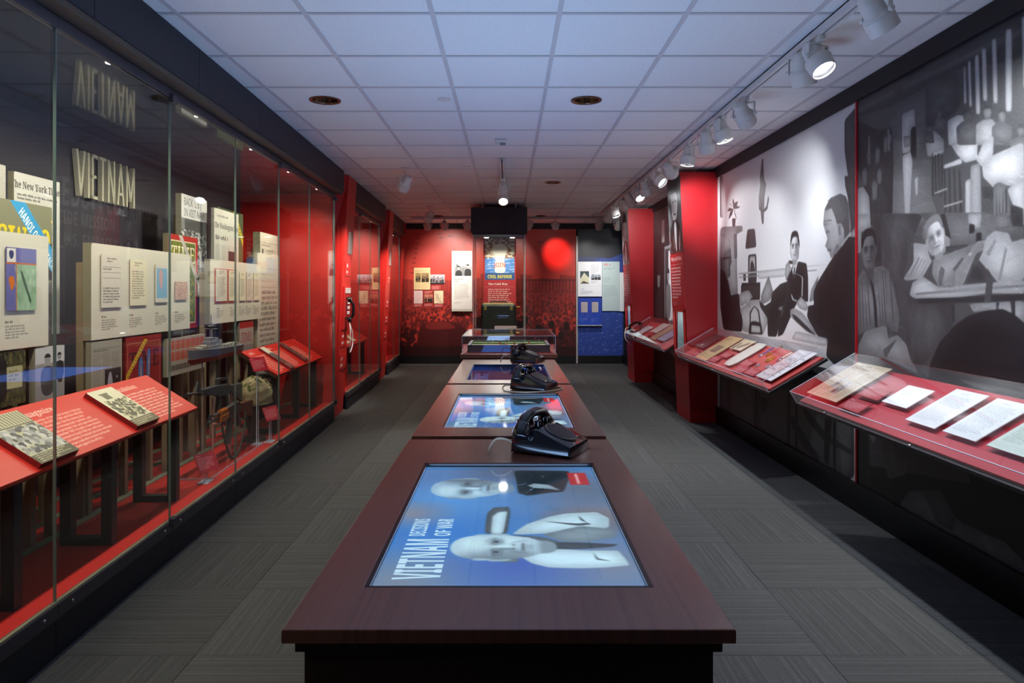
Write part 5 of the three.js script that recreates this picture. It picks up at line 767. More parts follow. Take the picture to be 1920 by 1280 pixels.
{
  const hullGrey = mat('#6b6c72', 0.5), hullRed = mat('#8e1c1d', 0.5), deckGrey = mat('#75757a', 0.6), pale = mat('#9b988d', 0.5);
  const s = leftThing('ship_model', 'grey and red model warship on thin rods above the rifles', 'model ship', 5.28, 0.37, 0.905); s.rotation.set(0, LA + PI / 2, 0, 'YXZ');  // local x from bow to stern
  const N = 24, loft = (y0, y1, w0, w1) => { const pos = [], half = (t, w) => w * Math.min(1, Math.pow(Math.max(0, t) / 0.35, 0.65)) * (t > 0.85 ? 1 - (t - 0.85) * 1.6 : 1); for (let i = 0; i < N; i++) for (const sd of [-1, 1]) { const q = [i / N, (i + 1) / N].map((t) => [[-0.49 + t * 0.97 + (y0 < 0.03 ? 0.035 * (1 - t) : 0.012 * (1 - t)), y0 + (1 - t) * (1 - t) * 0.0, sd * half(t, w0)], [-0.5 + t * 0.98, y1 + (1 - t) * (1 - t) * (y1 > 0.05 ? 0.03 : 0), sd * half(t, w1)]]); const [[a, b], [c, d]] = q; pos.push(...(sd > 0 ? [a, c, d, a, d, b] : [a, d, c, a, b, d]).flat()); const top = [[b[0], b[1], -b[2]], [d[0], d[1], -d[2]]]; if (sd > 0) pos.push(...[b, d, top[1], b, top[1], top[0]].flat(), ...[a, [a[0], a[1], -a[2]], [c[0], c[1], -c[2]], a, [c[0], c[1], -c[2]], c].flat()); } const g = new THREE.BufferGeometry(); g.setAttribute('position', new THREE.Float32BufferAttribute(pos, 3)); g.setAttribute('uv', new THREE.Float32BufferAttribute(new Float32Array(pos.length / 3 * 2), 2)); g.computeVertexNormals(); return g; };
  mesh('lower_hull', loft(0, 0.035, 0.035, 0.052), hullRed, s); mesh('upper_hull', loft(0.0352, 0.075, 0.052, 0.06), hullGrey, s);
  mesh('superstructure', [rbox(0.2, 0.035, 0.07, 0.004, -0.1, 0.095, 0), rbox(0.12, 0.03, 0.06, 0.004, -0.12, 0.127, 0), rbox(0.06, 0.03, 0.05, 0.004, -0.13, 0.155, 0), rbox(0.16, 0.025, 0.06, 0.004, 0.15, 0.088, 0), cyl(0.018, 0.022, 0.06, 16, 0.0, 0.13, 0), cyl(0.015, 0.018, 0.05, 16, 0.09, 0.115, 0)], deckGrey, s);
  for (const [x, y, f] of [[-0.31, 0.098, -1], [-0.24, 0.108, -1], [0.27, 0.09, 1], [0.35, 0.086, 1]]) { const t = mesh('gun_turret', rbox(0.05, 0.026, 0.04, 0.006, x, y, 0), pale, s); for (const z of [-0.009, 0.009]) mesh('gun_barrel', bar([x + f * 0.02, y + 0.004, z], [x + f * 0.075, y + 0.012, z], 0.003, 8), pale, t); }
  mesh('mast', [bar([-0.09, 0.16, 0], [-0.09, 0.33, 0], 0.004), bar([-0.09, 0.23, -0.05], [-0.09, 0.23, 0.05], 0.003), bar([-0.12, 0.27, 0], [-0.06, 0.27, 0], 0.003), bar([-0.11, 0.16, 0.02], [-0.09, 0.26, 0], 0.003), bar([-0.07, 0.16, -0.02], [-0.09, 0.26, 0], 0.003), rbox(0.05, 0.012, 0.03, 0.003, -0.09, 0.25, 0)], mat('#6d6e74', 0.5), s);
  for (let i = 0; i < 14; i++) mesh('deck_fitting', rbox(0.014, 0.014 + (i % 3) * 0.006, 0.012, 0.003, -0.05 + i * 0.035, 0.086, i % 2 ? 0.03 : -0.03), i % 2 ? pale : hullGrey, s);
  for (const x of [-0.25, 0.22]) mesh('support_rod', bar([x, 0.005, 0], [x, -0.715, 0], 0.004), mat('#9a8a8c', 0.25), s);
}
{
  reseed(81);
  const cloth = mat('#9a8b6c', 0.9), h = leftThing('helmet', 'camouflage cloth covered helmet with green leaves on a dark stand', 'helmet', 5.78, 0.25, 0.19);
  const g = new THREE.SphereGeometry(0.15, 40, 26, 0, 2 * PI, 0, PI * 0.62), p = g.attributes.position; for (let i = 0; i < p.count; i++) { const x = p.getX(i), y = p.getY(i), z = p.getZ(i), n = 1 + 0.04 * Math.sin(x * 60 + y * 40) * Math.cos(z * 55) + 0.025 * Math.sin(y * 90 + z * 30); p.setXYZ(i, x * n * 0.95, y * n * 1.05, z * n * 1.12); } g.computeVertexNormals();
  mesh('shell', g.translate(0, 0.36, 0), cloth, h); mesh('rim', new THREE.TorusGeometry(0.145, 0.008, 8, 40).rotateX(PI / 2).scale(0.95, 1, 1.12).translate(0, 0.308, 0), mat('#6d654c', 0.9), h);
  const leafM = [mat('#747a3c', 0.8), mat('#9a8f68', 0.85), mat('#5d6334', 0.8), mat('#a89a76', 0.85)];
  for (let i = 0; i < 30; i++) { const a = rnd() * 2 * PI, e = 0.35 + rnd() * 1.1, n = new THREE.Vector3(Math.cos(a) * Math.cos(e) * 0.95, Math.sin(e) * 1.05, Math.sin(a) * Math.cos(e) * 1.12), l = mesh('leaf', extrude([[-0.035, 0], [-0.012, 0.013], [0.02, 0.012], [0.038, 0], [0.015, -0.013], [-0.02, -0.011]], 0.004, 0.001), leafM[i % 4], h); l.position.copy(n.clone().multiplyScalar(0.153)).add(new THREE.Vector3(0, 0.36, 0)); l.quaternion.setFromUnitVectors(new THREE.Vector3(0, 0, 1), n.normalize()); l.rotateZ(rnd() * 6.28); l.rotateY((rnd() - 0.5) * 0.5); }
  mesh('stand', [cyl(0.09, 0.1, 0.02, 28, 0, 0.01, 0), cyl(0.025, 0.03, 0.32, 16, 0, 0.17, 0), new THREE.SphereGeometry(0.11, 20, 12, 0, 2 * PI, 0, PI * 0.5).translate(0, 0.33, 0)], mat('#3a2a28', 0.5), h);
}
{
  reseed(82); const t = printMat(canvasTexture(180, 140, (g, w, h) => { g.fillStyle = '#a3142a'; g.fillRect(0, 0, w, h); greek(g, 12, 10, 70, 1, 14, '#e9b2b4', 0); greek(g, 12, 30, 150, 7, 13, '#e0a0a4'); edge(g, '#7c0f20'); }), 0.4);
  for (const [s, off, y, lab] of [[4.5, 0.13, 0.32, 'small red caption plate on rods in front of the wooden rifle'], [5.62, 0.16, 0.83, 'small red caption plate on a tall rod beside the model ship'], [5.72, 0.09, 0.42, 'small red caption plate on a rod below the helmet']]) {
    const o = leftThing('caption_plate', lab, 'caption', s, off, 0.19); const f = mesh('plate', printed(0.15, 0.12, 0.004).rotateX(-0.5).rotateY(PI / 2 - 0.55).translate(0, y - 0.19, 0), t, o); mesh('rod', [bar([-0.01, 0, 0.02], [-0.01, y - 0.19, 0.02], 0.0035), bar([-0.012, 0, -0.03], [-0.012, y - 0.19, -0.03], 0.0035), box(0.07, 0.006, 0.1, -0.01, 0.003, 0)], ACRYLIC_EDGE, o);
  }
}
// ------------------------------------------------------------------ leaning red pylons between the showcases
function leftPylon(s, label, build) {
  const o = leftThing('leaning_pylon', label, 'pylon', s, 0, 0), f = (y) => -0.036 + 0.13 * y / H, zz = (y) => -0.2 * y / H;
  const sec = (y, i) => [[f(y), y, zz(y) - 0.5], [-0.55, y, -0.5], [-0.55, y, 0], [f(y), y, zz(y)]];
  const b = sec(0), t = sec(H - 0.008); mesh('shaft', hexa([b[2], b[3], b[0], b[1]], [t[2], t[3], t[0], t[1]]), RED, o);
  if (build) build(o, f, zz); return o;
}
const pylonFace = (y, z, g) => g.rotateX(Math.atan(0.13 / H)).rotateY(PI / 2).translate(-0.036 + 0.13 * y / H + 0.0045, y, z - 0.2 * y / H);
leftPylon(7.8, 'leaning red pylon carrying a black telephone handset', (o) => {
  reseed(91);
  const marks = canvasTexture(260, 700, (g, w, h) => { g.fillStyle = '#c5221b'; g.fillRect(0, 0, w, h); greek(g, 60, 20, 150, 2, 60, '#f2e6e2', 0.3); });
  const strip = (y, w, h, draw) => mesh('lettering_plate', pylonFace(y, -0.265, printed(w, h, 0.006)), printMat(canvasTexture(200, 200 * h / w, draw), 0.4), o);
  const silver = mat('#9c948f', 0.35, 0.7); for (let i = 0; i < 5; i++) mesh('raised_letter', pylonFace(1.97, -0.17 - i * 0.045, rbox(0.02, 0.26, 0.02, 0.003, 0, 0, 0.008)), silver, o);
  strip(1.67, 0.34, 0.16, (g, w, h) => { g.fillStyle = '#c8241c'; g.fillRect(0, 0, w, h); greek(g, 50, 8, 90, 1, 40, '#f6ece8', 0); greek(g, 40, 52, 120, 1, 34, '#f6ece8', 0); edge(g, '#c5221b'); });
  const ph = mesh('phone_plate', pylonFace(1.22, -0.265, rbox(0.36, 0.5, 0.03, 0.006)), RED_CASE, o);
  mesh('instruction_label', pylonFace(1.42, -0.265, printed(0.28, 0.06, 0.006).translate(0, 0, 0.018)), printMat(canvasTexture(240, 52, (g, w, h) => { g.fillStyle = '#d8cfca'; g.fillRect(0, 0, w, h); greek(g, 8, 6, 220, 2, 20, '#8d3a36', 0); }), 0.4), ph);
  mesh('keypad', [...Array(6)].map((_, i) => pylonFace(1.22, -0.265, rbox(0.035, 0.035, 0.012, 0.003, 0.05 + (i % 2) * 0.06, 0.06 - Math.floor(i / 2) * 0.06, 0.02))), mat('#d8cfca', 0.4), ph);
  mesh('hook_cradle', [0.13, -0.1].map((y) => pylonFace(1.2 + y, -0.265, box(0.05, 0.02, 0.06, -0.05, 0, 0.04))), BLACK, ph);
  strip(0.86, 0.34, 0.17, (g, w, h) => { g.fillStyle = '#c8241c'; g.fillRect(0, 0, w, h); greek(g, 40, 8, 110, 1, 42, '#f6ece8', 0); greek(g, 30, 54, 140, 1, 38, '#f6ece8', 0); edge(g, '#c5221b'); }); strip(0.6, 0.34, 0.17, (g, w, h) => { g.fillStyle = '#c8241c'; g.fillRect(0, 0, w, h); greek(g, 40, 8, 110, 1, 42, '#f6ece8', 0); greek(g, 30, 54, 140, 1, 38, '#f6ece8', 0); edge(g, '#c5221b'); });
  const hp = leftPoint(7.8 + 0.265 + 0.2 * 1.2 / H, 0.036 - 0.13 * 1.2 / H, 1.2), hs = thing('telephone_handset', 'black telephone handset with a looped white cord hung on the leaning pylon', 'telephone', [hp.x, hp.y, hp.z], LA);
  mesh('handle', tube([[0.06, 0.11, 0.05], [0.1, 0.06, 0.05], [0.105, 0, 0.05], [0.1, -0.06, 0.05], [0.06, -0.11, 0.05]], 0.017, 30, 12), mat('#101013', 0.2), hs); for (const y of [0.115, -0.115]) mesh('cap', cyl(0.032, 0.03, 0.04, 22).rotateZ(PI / 2).translate(0.065, y, 0.05), mat('#101013', 0.2), hs);
  mesh('cord', tube([[0.06, -0.13, 0.05], [0.08, -0.25, 0.1], [0.07, -0.42, 0.08], [0.05, -0.5, -0.02], [0.06, -0.42, -0.13], [0.06, -0.28, -0.12], [0.04, -0.16, -0.05], [0.03, -0.14, 0.0]], 0.006, 60, 8), mat('#d9d5d2', 0.3), hs);
});
leftPylon(11.25, 'slimmer leaning red pylon with small white lettering', (o) => { reseed(92); const silver = mat('#b8aaa6', 0.4, 0.5); for (let i = 0; i < 4; i++) mesh('raised_letter', pylonFace(1.95, -0.2 - i * 0.045, rbox(0.02, 0.22, 0.02, 0.003, 0, 0, 0.008)), silver, o); for (const y of [1.6, 1.2, 0.95, 0.7]) mesh('lettering_plate', pylonFace(y, -0.265, printed(0.3, 0.13, 0.006)), printMat(canvasTexture(180, 78, (g, w, h) => { g.fillStyle = '#c8241c'; g.fillRect(0, 0, w, h); greek(g, 30, 6, 110, 2, 34, '#f6ece8', 0.2); edge(g, '#c5221b'); }), 0.4), o); });
leftPylon(13.54, 'leaning red pylon in the corner of the end wall').scale.set(1, 1, 0.33);
// ------------------------------------------------------------------ the row of touch-screen tables
const topWood = (() => {
  reseed(101); const t = canvasTexture(256, 512, (g, w, h) => { g.fillStyle = '#7d4c3e'; g.fillRect(0, 0, w, h); for (let i = 0; i < 420; i++) { g.fillStyle = rnd() < 0.5 ? 'rgba(60,30,24,0.10)' : 'rgba(140,88,72,0.08)'; g.fillRect(rnd() * w, rnd() * h, 1 + rnd() * 2, 40 + rnd() * 200); } });
  t.wrapS = t.wrapT = THREE.RepeatWrapping; t.repeat.set(1.2, 0.6); return new THREE.MeshPhysicalMaterial({ map: t, roughness: 0.36, clearcoat: 0.6, clearcoatRoughness: 0.2 });
})(), bodyWood = mat('#2e1614', 0.5), tierWood = mat('#341a17', 0.45);
reseed(102);
const screenTexture = (dim) => canvasTexture(620, 1108, (g, w, h) => {
  g.fillStyle = dim ? '#0a1c50' : '#4f7fb8'; g.fillRect(0, 0, w, h);
  // the picture's soft blue backdrop; grey ceiling reflection painted in towards the edges
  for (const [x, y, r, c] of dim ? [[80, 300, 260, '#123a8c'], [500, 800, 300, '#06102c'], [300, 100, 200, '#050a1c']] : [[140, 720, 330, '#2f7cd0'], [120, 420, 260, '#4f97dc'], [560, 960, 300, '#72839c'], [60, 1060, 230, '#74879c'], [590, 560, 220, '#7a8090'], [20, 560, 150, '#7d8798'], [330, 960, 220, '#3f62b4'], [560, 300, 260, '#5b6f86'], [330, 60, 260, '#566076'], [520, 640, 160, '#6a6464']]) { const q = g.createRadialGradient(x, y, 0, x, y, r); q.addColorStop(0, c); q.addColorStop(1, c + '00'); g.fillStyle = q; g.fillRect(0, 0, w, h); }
  if (!dim) {
    const blue = (v) => `rgb(${v * 0.83 | 0},${Math.min(255, v * 0.97 + 6) | 0},${Math.min(255, v * 1.02 + 14) | 0})`;
    for (const [v, ...p] of SCREEN_SHAPES) printTone(g, p, v, 7, blue, 0.7);
    g.globalAlpha = 0.75; portrait(g, 175, 290, 250, -PI / 2, 200, { ink: blue, bald: 1, hair: 150, wide: 0.9 }); g.globalAlpha = 1; portrait(g, 282, 838, 245, -PI / 2, 205, { ink: blue, bald: 1, hair: 190, wide: 0.72, side: -1 });
    g.fillStyle = '#a8323a'; g.fillRect(520, 90, 66, 160); g.fillStyle = '#d9a5aa'; g.fillRect(545, 105, 10, 130);
  }
  soften(g, w, h, 2.5);
  const c = dim ? '#3f7fd0' : '#b9e0f5'; g.save(); g.translate(36, 1046); g.rotate(-PI / 2);
  g.save(); g.scale(270 / 470, 1); g.font = 'bold 155px sans-serif'; const bw = g.measureText('VIETNAM').width; g.scale(470 / bw, 1); g.fillStyle = c; g.fillText('VIETNAM', 0, 116); g.restore();
  g.font = 'bold 66px sans-serif'; for (const [t, y] of [['DECISIONS', 48], ['OF WAR', 116]]) { g.save(); g.translate(288, y); g.scale(146 / g.measureText(t).width, 0.92); g.fillStyle = c; g.fillText(t, 0, 0); g.restore(); }
  g.restore();
});
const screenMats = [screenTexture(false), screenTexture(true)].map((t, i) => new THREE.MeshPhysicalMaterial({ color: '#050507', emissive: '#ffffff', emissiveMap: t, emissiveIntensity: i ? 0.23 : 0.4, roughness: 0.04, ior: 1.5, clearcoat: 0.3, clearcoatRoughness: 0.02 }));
function kioskTable(d0, label, dim) {
  const L = 1.74, W = 0.874, o = thing('touch_table', label, 'table', [0, 0, -d0 - L / 2]), z0 = L / 2, sx = 0.318, sA = z0 - 0.195, sB = z0 - 1.315;
  mesh('top', extrude([[-W / 2, -z0], [W / 2, -z0], [W / 2, z0], [-W / 2, z0]], 0.028, 0.003, [[[-sx, -sA], [-sx, -sB], [sx, -sB], [sx, -sA]]]).rotateX(-PI / 2).translate(0, 0.746, 0), topWood, o);
  mesh('moulding', [box(W - 0.04, 0.025, L - 0.04, 0, 0.7195 - 0.0, 0)].map((g) => g.translate(0, 0, 0)), tierWood, o); mesh('cabinet', rbox(W - 0.067, 0.707, L - 0.067, 0.004, 0, 0.3535, 0), bodyWood, o);
  mesh('bezel', [box(0.012, 0.026, sA - sB, -sx + 0.004, 0.7455, (sA + sB) / 2), box(0.012, 0.026, sA - sB, sx - 0.004, 0.7455, (sA + sB) / 2), box(2 * sx, 0.026, 0.012, 0, 0.7455, sA - 0.004), box(2 * sx, 0.026, 0.016, 0, 0.7455, sB + 0.006)], mat('#0b0b0e', 0.3), o);
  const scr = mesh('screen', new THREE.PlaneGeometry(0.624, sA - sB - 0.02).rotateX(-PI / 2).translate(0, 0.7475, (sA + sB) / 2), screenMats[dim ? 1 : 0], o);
  const l = new THREE.RectAreaLight(dim ? new THREE.Color(0.1, 0.25, 0.9) : new THREE.Color(0.36, 0.58, 1), LAMP.screen * (dim ? 0.35 : 1), 0.6, 1.06); l.name = numbered('screen_glow_lamp'); l.position.set(0, 0.7495, -d0 - L / 2 + (sA + sB) / 2); l.lookAt(l.position.x, 3, l.position.z); scene.add(l);
  return o;
}
kioskTable(1.351, 'brown wooden touch-screen table standing apart from the other two telephones', false).userData.label = 'brown wooden touch-screen table with its open end facing free floor';
kioskTable(3.16, 'brown wooden touch-screen table between the other two screen tables', false);
kioskTable(4.97, 'brown wooden touch-screen table with a dark blue screen before the diorama', true);

// ------------------------------------------------------------------ dial-less desk telephones
const bakelite = new THREE.MeshPhysicalMaterial({ color: '#0c0c0f', roughness: 0.16, clearcoat: 0.6, clearcoatRoughness: 0.05 }), blank = mat('#3c393c', 0.5), cordM = mat('#b49f84', 0.35);
function telephone(x, d, turn, label, cord) {
  const o = thing('desk_telephone', label, 'telephone', [x, 0.76, -d], turn);                     // local +z: the sloping front, local x: along the handset
  const prof = [[-0.122, 0.004], [-0.12, 0.085], [-0.106, 0.1], [-0.03, 0.103], [-0.005, 0.1], [0.105, 0.056], [0.132, 0.044], [0.135, 0.004]];   // z, y
  const body = extrude(prof.map(([z, y]) => [-z, y]), 0.23, 0.009).rotateY(PI / 2), bp = body.attributes.position; for (let i = 0; i < bp.count; i++) { const y = bp.getY(i), z = bp.getZ(i); bp.setX(i, bp.getX(i) * (1.0 - y * 1.2) * (z < 0 ? 1 : 1 - z * 0.5)); }
  mesh('body', toCreasedNormals(body, 0.5), bakelite, o);
  mesh('cradle', [-1, 1].map((k) => [rbox(0.03, 0.036, 0.022, 0.006, k * 0.045, 0.112, -0.108), rbox(0.03, 0.036, 0.022, 0.006, k * 0.045, 0.112, -0.03)]).flat(), bakelite, o);
  const slope = Math.atan2(0.044, 0.11), place = (g) => g.rotateX(slope).translate(0, 0.0785, 0.05);
  const ring = mesh('dial_ring', place(lathe([[0.055, 0], [0.07, 0], [0.0705, 0.003], [0.066, 0.007], [0.058, 0.005]], 40)), bakelite, o); mesh('blank_disc', place(lathe([[0, 0.0075], [0.056, 0.0065], [0.059, 0.003]], 40)), blank, ring); mesh('finger_stop', place(rbox(0.02, 0.004, 0.008, 0.0015, 0.03, 0.008, 0.06)), STEEL, ring);
  // handset: a flattened arch between two round cups that hang outside the cradle
  const arch = new THREE.CatmullRomCurve3([[-0.104, 0.116], [-0.088, 0.137], [-0.05, 0.148], [0, 0.151], [0.05, 0.148], [0.088, 0.137], [0.104, 0.116]].map(([x, y]) => new THREE.Vector3(x, y, -0.068)));
  const hg = new THREE.TubeGeometry(arch, 40, 0.019, 10), hp = hg.attributes.position; for (let i = 0; i < hp.count; i++) hp.setZ(i, -0.068 + (hp.getZ(i) + 0.068) * 1.25);
  hg.computeVertexNormals(); const hs = mesh('handset', hg, bakelite, o);
  for (const k of [-1, 1]) { const q = (g) => g.rotateZ(k * 0.5).translate(k * 0.116, 0.092, -0.068); mesh(k > 0 ? 'earpiece' : 'mouthpiece', q(lathe([[0, -0.03], [0.03, -0.03], [0.036, -0.022], [0.037, -0.002], [0.034, 0.01], [0.027, 0.032], [0.016, 0.044], [0, 0.046]], 30)), bakelite, hs); }
  mesh('cord', tube(cord, 0.0045, 60, 8), cordM, o); return o;
}
const shortCord = [[-0.09, 0.03, -0.11], [-0.12, 0.055, -0.13], [-0.15, 0.06, -0.165], [-0.165, 0.03, -0.185], [-0.168, 0.003, -0.19]];
telephone(0.165, 2.87, 1.1, 'black desk telephone without a dial on the table nearest the free end', shortCord).userData.label = 'black desk telephone with a short cord on the table with the open end';
telephone(0.165, 4.68, 1.1, 'black desk telephone with a long white cord looped across the middle table', [[-0.09, 0.03, -0.11], [-0.13, 0.03, -0.15], [-0.2, 0.008, -0.12], [-0.21, 0.006, 0.0], [-0.15, 0.006, 0.1], [-0.02, 0.006, 0.17], [0.09, 0.006, 0.17], [0.15, 0.008, 0.08], [0.15, 0.03, 0.0], [0.12, 0.09, -0.05]]);
telephone(0.17, 6.49, 1.1, 'black desk telephone on the table before the diorama', shortCord);

// ------------------------------------------------------------------ diorama table with an acrylic cover
{
  const d0 = 6.85, L = 1.32, W = 0.946, o = thing('diorama_table', 'low brown table under the clear acrylic box', 'table', [0, 0, -d0 - L / 2]);
  mesh('top', rbox(W, 0.04, L, 0.004, 0, 0.777, 0), topWood, o); mesh('moulding', box(W - 0.04, 0.03, L - 0.04, 0, 0.742, 0), tierWood, o); mesh('cabinet', rbox(W - 0.08, 0.727, L - 0.08, 0.004, 0, 0.3635, 0), bodyWood, o);
  const c = thing('acrylic_cover', 'clear acrylic box over the beach diorama', 'cover', [0.0, 0.797, -7.5]), w = 0.916, l = 1.2, h = 0.172, t = 0.006;
  mesh('deck', box(w - 0.02, 0.006, l - 0.02, 0, 0.003, 0), mat('#a8302e', 0.4), c); mesh('top_pane', box(w, t, l, 0, h, 0), ACRYLIC, c); for (const k of [-1, 1]) { mesh('side_pane', box(t, h, l, k * w / 2, h / 2, 0), ACRYLIC, c); mesh('end_pane', box(w, h, t, 0, h / 2, k * l / 2), ACRYLIC, c); }
  mesh('edge_line', [...[-1, 1].map((k) => box(w, 0.004, 0.004, 0, h + 0.003, k * l / 2)), ...[-1, 1].map((k) => box(0.004, 0.004, l, k * w / 2, h + 0.003, 0)), ...[-1, 1].map((k) => box(0.004, h, 0.004, k * w / 2, h / 2, l / 2))], ACRYLIC_EDGE, c);
  const b = thing('beach_diorama', 'grey framed diorama tray with sand, green water and red markers', 'diorama', [0, 0.803, -7.33]), fr = mat('#71777a', 0.4, 0.3), bw = 0.82, bl = 0.64, bh = 0.07;
  mesh('frame', [box(bw, bh, 0.025, 0, bh / 2, bl / 2), box(bw, bh, 0.025, 0, bh / 2, -bl / 2), box(0.025, bh, bl, bw / 2 - 0.0125, bh / 2, 0), box(0.025, bh, bl, -bw / 2 + 0.0125, bh / 2, 0)], mat('#4a4347', 0.5), b); mesh('frame_top', [box(bw, 0.005, 0.028, 0, bh + 0.002, bl / 2), box(bw, 0.005, 0.028, 0, bh + 0.002, -bl / 2), box(0.028, 0.005, bl, bw / 2 - 0.0125, bh + 0.002, 0), box(0.028, 0.005, bl, -bw / 2 + 0.0125, bh + 0.002, 0)], fr, b);
  reseed(111); const s = new THREE.PlaneGeometry(bw - 0.05, bl - 0.05, 60, 40).rotateX(-PI / 2), sp = s.attributes.position; for (let i = 0; i < sp.count; i++) sp.setY(i, 0.05 + 0.006 * Math.sin(sp.getX(i) * 23) * Math.cos(sp.getZ(i) * 17) + (rnd() - 0.5) * 0.004); s.computeVertexNormals();
  mesh('sand', s, mat('#cdc28a', 0.9), b); mesh('green_ground', box(bw - 0.06, 0.02, 0.2, 0, 0.052, -bl / 2 + 0.13), mat('#5d7a3c', 0.9), b);
  for (let i = 0; i < 9; i++) mesh('red_marker', i % 3 ? new THREE.SphereGeometry(0.009, 10, 8).scale(1.4, 0.7, 1).translate(-0.15 + rnd() * 0.4, 0.068, 0.05 + rnd() * 0.18) : merge([cyl(0.003, 0.003, 0.03, 8, -0.1 + i * 0.05, 0.07, 0.12), box(0.014, 0.01, 0.002, -0.1 + i * 0.05 + 0.007, 0.082, 0.12)]), mat('#b3261f', 0.5), b); for (const x of [-0.32, -0.17, 0.0, 0.17, 0.32]) mesh('white_stake', cyl(0.002, 0.002, 0.05, 8, x, 0.075, -0.12), WHITE_PLASTIC, b);
}
// ------------------------------------------------------------------ tall glass showcase with a dark hood
{
  const dF = 10.55, W = 0.8, Dp = 0.8, o = thing('tower_showcase', 'tall glass showcase with a black hood in the middle of the aisle', 'display case', [-0.145, 0, -dF - Dp / 2]), hw = 0.845;
  mesh('pedestal', [rbox(W, 0.8, Dp, 0.006, 0, 0.4, 0)], bodyWood, o); mesh('deck', box(W - 0.04, 0.01, Dp - 0.04, 0, 0.805, 0), mat('#8e8a88', 0.4), o); mesh('hood', [rbox(hw, 0.385, hw, 0.004, 0, 2.4775, 0), box(hw - 0.05, 0.03, hw - 0.05, 0, 2.275, 0)], mat('#26232a', 0.55), o);
  for (const k of [-1, 1]) { mesh('glass_pane', box(W - 0.03, 1.46, 0.008, 0, 1.54, k * (Dp / 2 - 0.012)), GLASS, o); mesh('glass_pane', box(0.008, 1.46, Dp - 0.05, k * (W / 2 - 0.012), 1.54, 0), GLASS, o); for (const q of [-1, 1]) mesh('corner_edge', box(0.01, 1.46, 0.01, k * (W / 2 - 0.012), 1.54, q * (Dp / 2 - 0.012)), mat('#b9b6b8', 0.25, 0.4), o); }
  mesh('hood_bracket', [box(0.02, 0.08, 0.02, -0.25, 2.705, 0.3), box(0.02, 0.08, 0.02, 0.25, 2.705, 0.3)], STEEL, o);
  for (const x of [-0.2, 0.2]) { const p = mesh('lamp_puck', cyl(0.045, 0.05, 0.02, 24, x, 2.25, 0.1), lampRim, o); mesh('lamp_lens', cyl(0.036, 0.036, 0.004, 24, x, 2.238, 0.1), LENS_WARM, p); spot(new THREE.Vector3(-0.145 + x, 2.23, -dF - Dp / 2 + 0.1), new THREE.Vector3(-0.145, 1.4, -dF - Dp + 0.12), LAMP.hood, 0.8, 0.6, NEUTRAL, 2); }
  reseed(121);
  const bt = canvasTexture(480, 1300, (g, w, h) => {
    g.fillStyle = '#b3161f'; g.fillRect(0, 0, w, h); g.fillStyle = '#b9a08a'; g.fillRect(20, 0, 440, 520);
    for (let i = 0; i < 260; i++) { g.fillStyle = ['#d9c3a8', '#8f5c48', '#e9dcc8', '#a9765c'][i % 4]; g.beginPath(); g.ellipse(20 + rnd() * 440, rnd() * 300, 14 + rnd() * 26, 8 + rnd() * 16, 0, 0, 7); g.fill(); } g.fillStyle = '#4f7fc0'; g.fillRect(20, 300, 440, 220); for (let i = 0; i < 120; i++) { g.fillStyle = i % 2 ? '#7aa5d8' : '#dfe6ea'; g.fillRect(20 + rnd() * 420, 300 + rnd() * 210, 30 + rnd() * 30, 4); }
    blob(g, [150, 520, 190, 380, 160, 250, 110, 170, 190, 90, 300, 90, 370, 170, 320, 260, 300, 380, 340, 520], '#efe4d2'); g.fillStyle = '#b3161f'; g.fillRect(0, 0, 20, h); g.fillRect(460, 0, 20, h);
    put(g, 'JOIN', 240, 430, 92, '#e2571e', { font: 'sans-serif', align: 'center', squeeze: 0.85 }); g.fillStyle = '#2d4f86'; g.fillRect(20, 515, 440, 100); put(g, 'CIVIL DEFENSE', 240, 590, 64, '#f0d322', { align: 'center', squeeze: 0.8 });
    put(g, 'The Cold War', 70, 690, 42, '#f4e2da', { font: 'serif' }); g.fillStyle = '#d98c84'; g.fillRect(20, 715, 440, 3); greek(g, 70, 740, 350, 17, 30, '#f1c9bf'); edge(g, '#7c0f16');
  });
  const bn = thing('banner_board', 'red banner board with a blue poster and text inside the tall showcase', 'banner', [-0.145, 0.81, -dF - Dp + 0.1]); mesh('board', printed(0.52, 1.43, 0.02).translate(0, 0.745, 0), printMat(bt, 0.45), bn); mesh('foot', box(0.5, 0.06, 0.08, 0, 0.03, 0), RED_DEEP, bn);
  const sc = thing('suitcase', 'black boxy suitcase with brass handle plate in the tall showcase', 'suitcase', [-0.16, 0.81, -dF - 0.36]), leather = mat('#17140f', 0.35);
  mesh('body', rbox(0.54, 0.4, 0.24, 0.03, 0, 0.2, 0), leather, sc); mesh('lid', rbox(0.5, 0.05, 0.22, 0.02, 0, 0.395, 0), mat('#7d6a3a', 0.35, 0.3), sc); mesh('handle', tube([[-0.13, 0.41, 0.02], [-0.12, 0.435, 0.02], [0, 0.44, 0.02], [0.12, 0.435, 0.02], [0.13, 0.41, 0.02]], 0.01, 30, 8), leather, sc); for (const x of [-0.2, 0.2]) mesh('latch', rbox(0.04, 0.06, 0.012, 0.003, x, 0.34, 0.122), mat('#a58a4a', 0.3, 0.8), sc); mesh('side_crank', bar([0.27, 0.36, 0], [0.33, 0.36, 0], 0.006), mat('#c9a24a', 0.3, 0.8), sc);
  const lb = thing('label_strip', 'dark red label strip leaning on the black suitcase', 'caption', [-0.05, 0.81, -dF - 0.18]); mesh('strip', printed(0.34, 0.06, 0.006).rotateX(-0.3).translate(0, 0.045, 0), printMat(canvasTexture(300, 52, (g, w, h) => { g.fillStyle = '#5c1420'; g.fillRect(0, 0, w, h); greek(g, 10, 8, 270, 2, 18, '#b06a74', 0.1); }), 0.4), lb); mesh('support', box(0.2, 0.02, 0.05, 0, 0.01, -0.01), BLACK, lb);
}
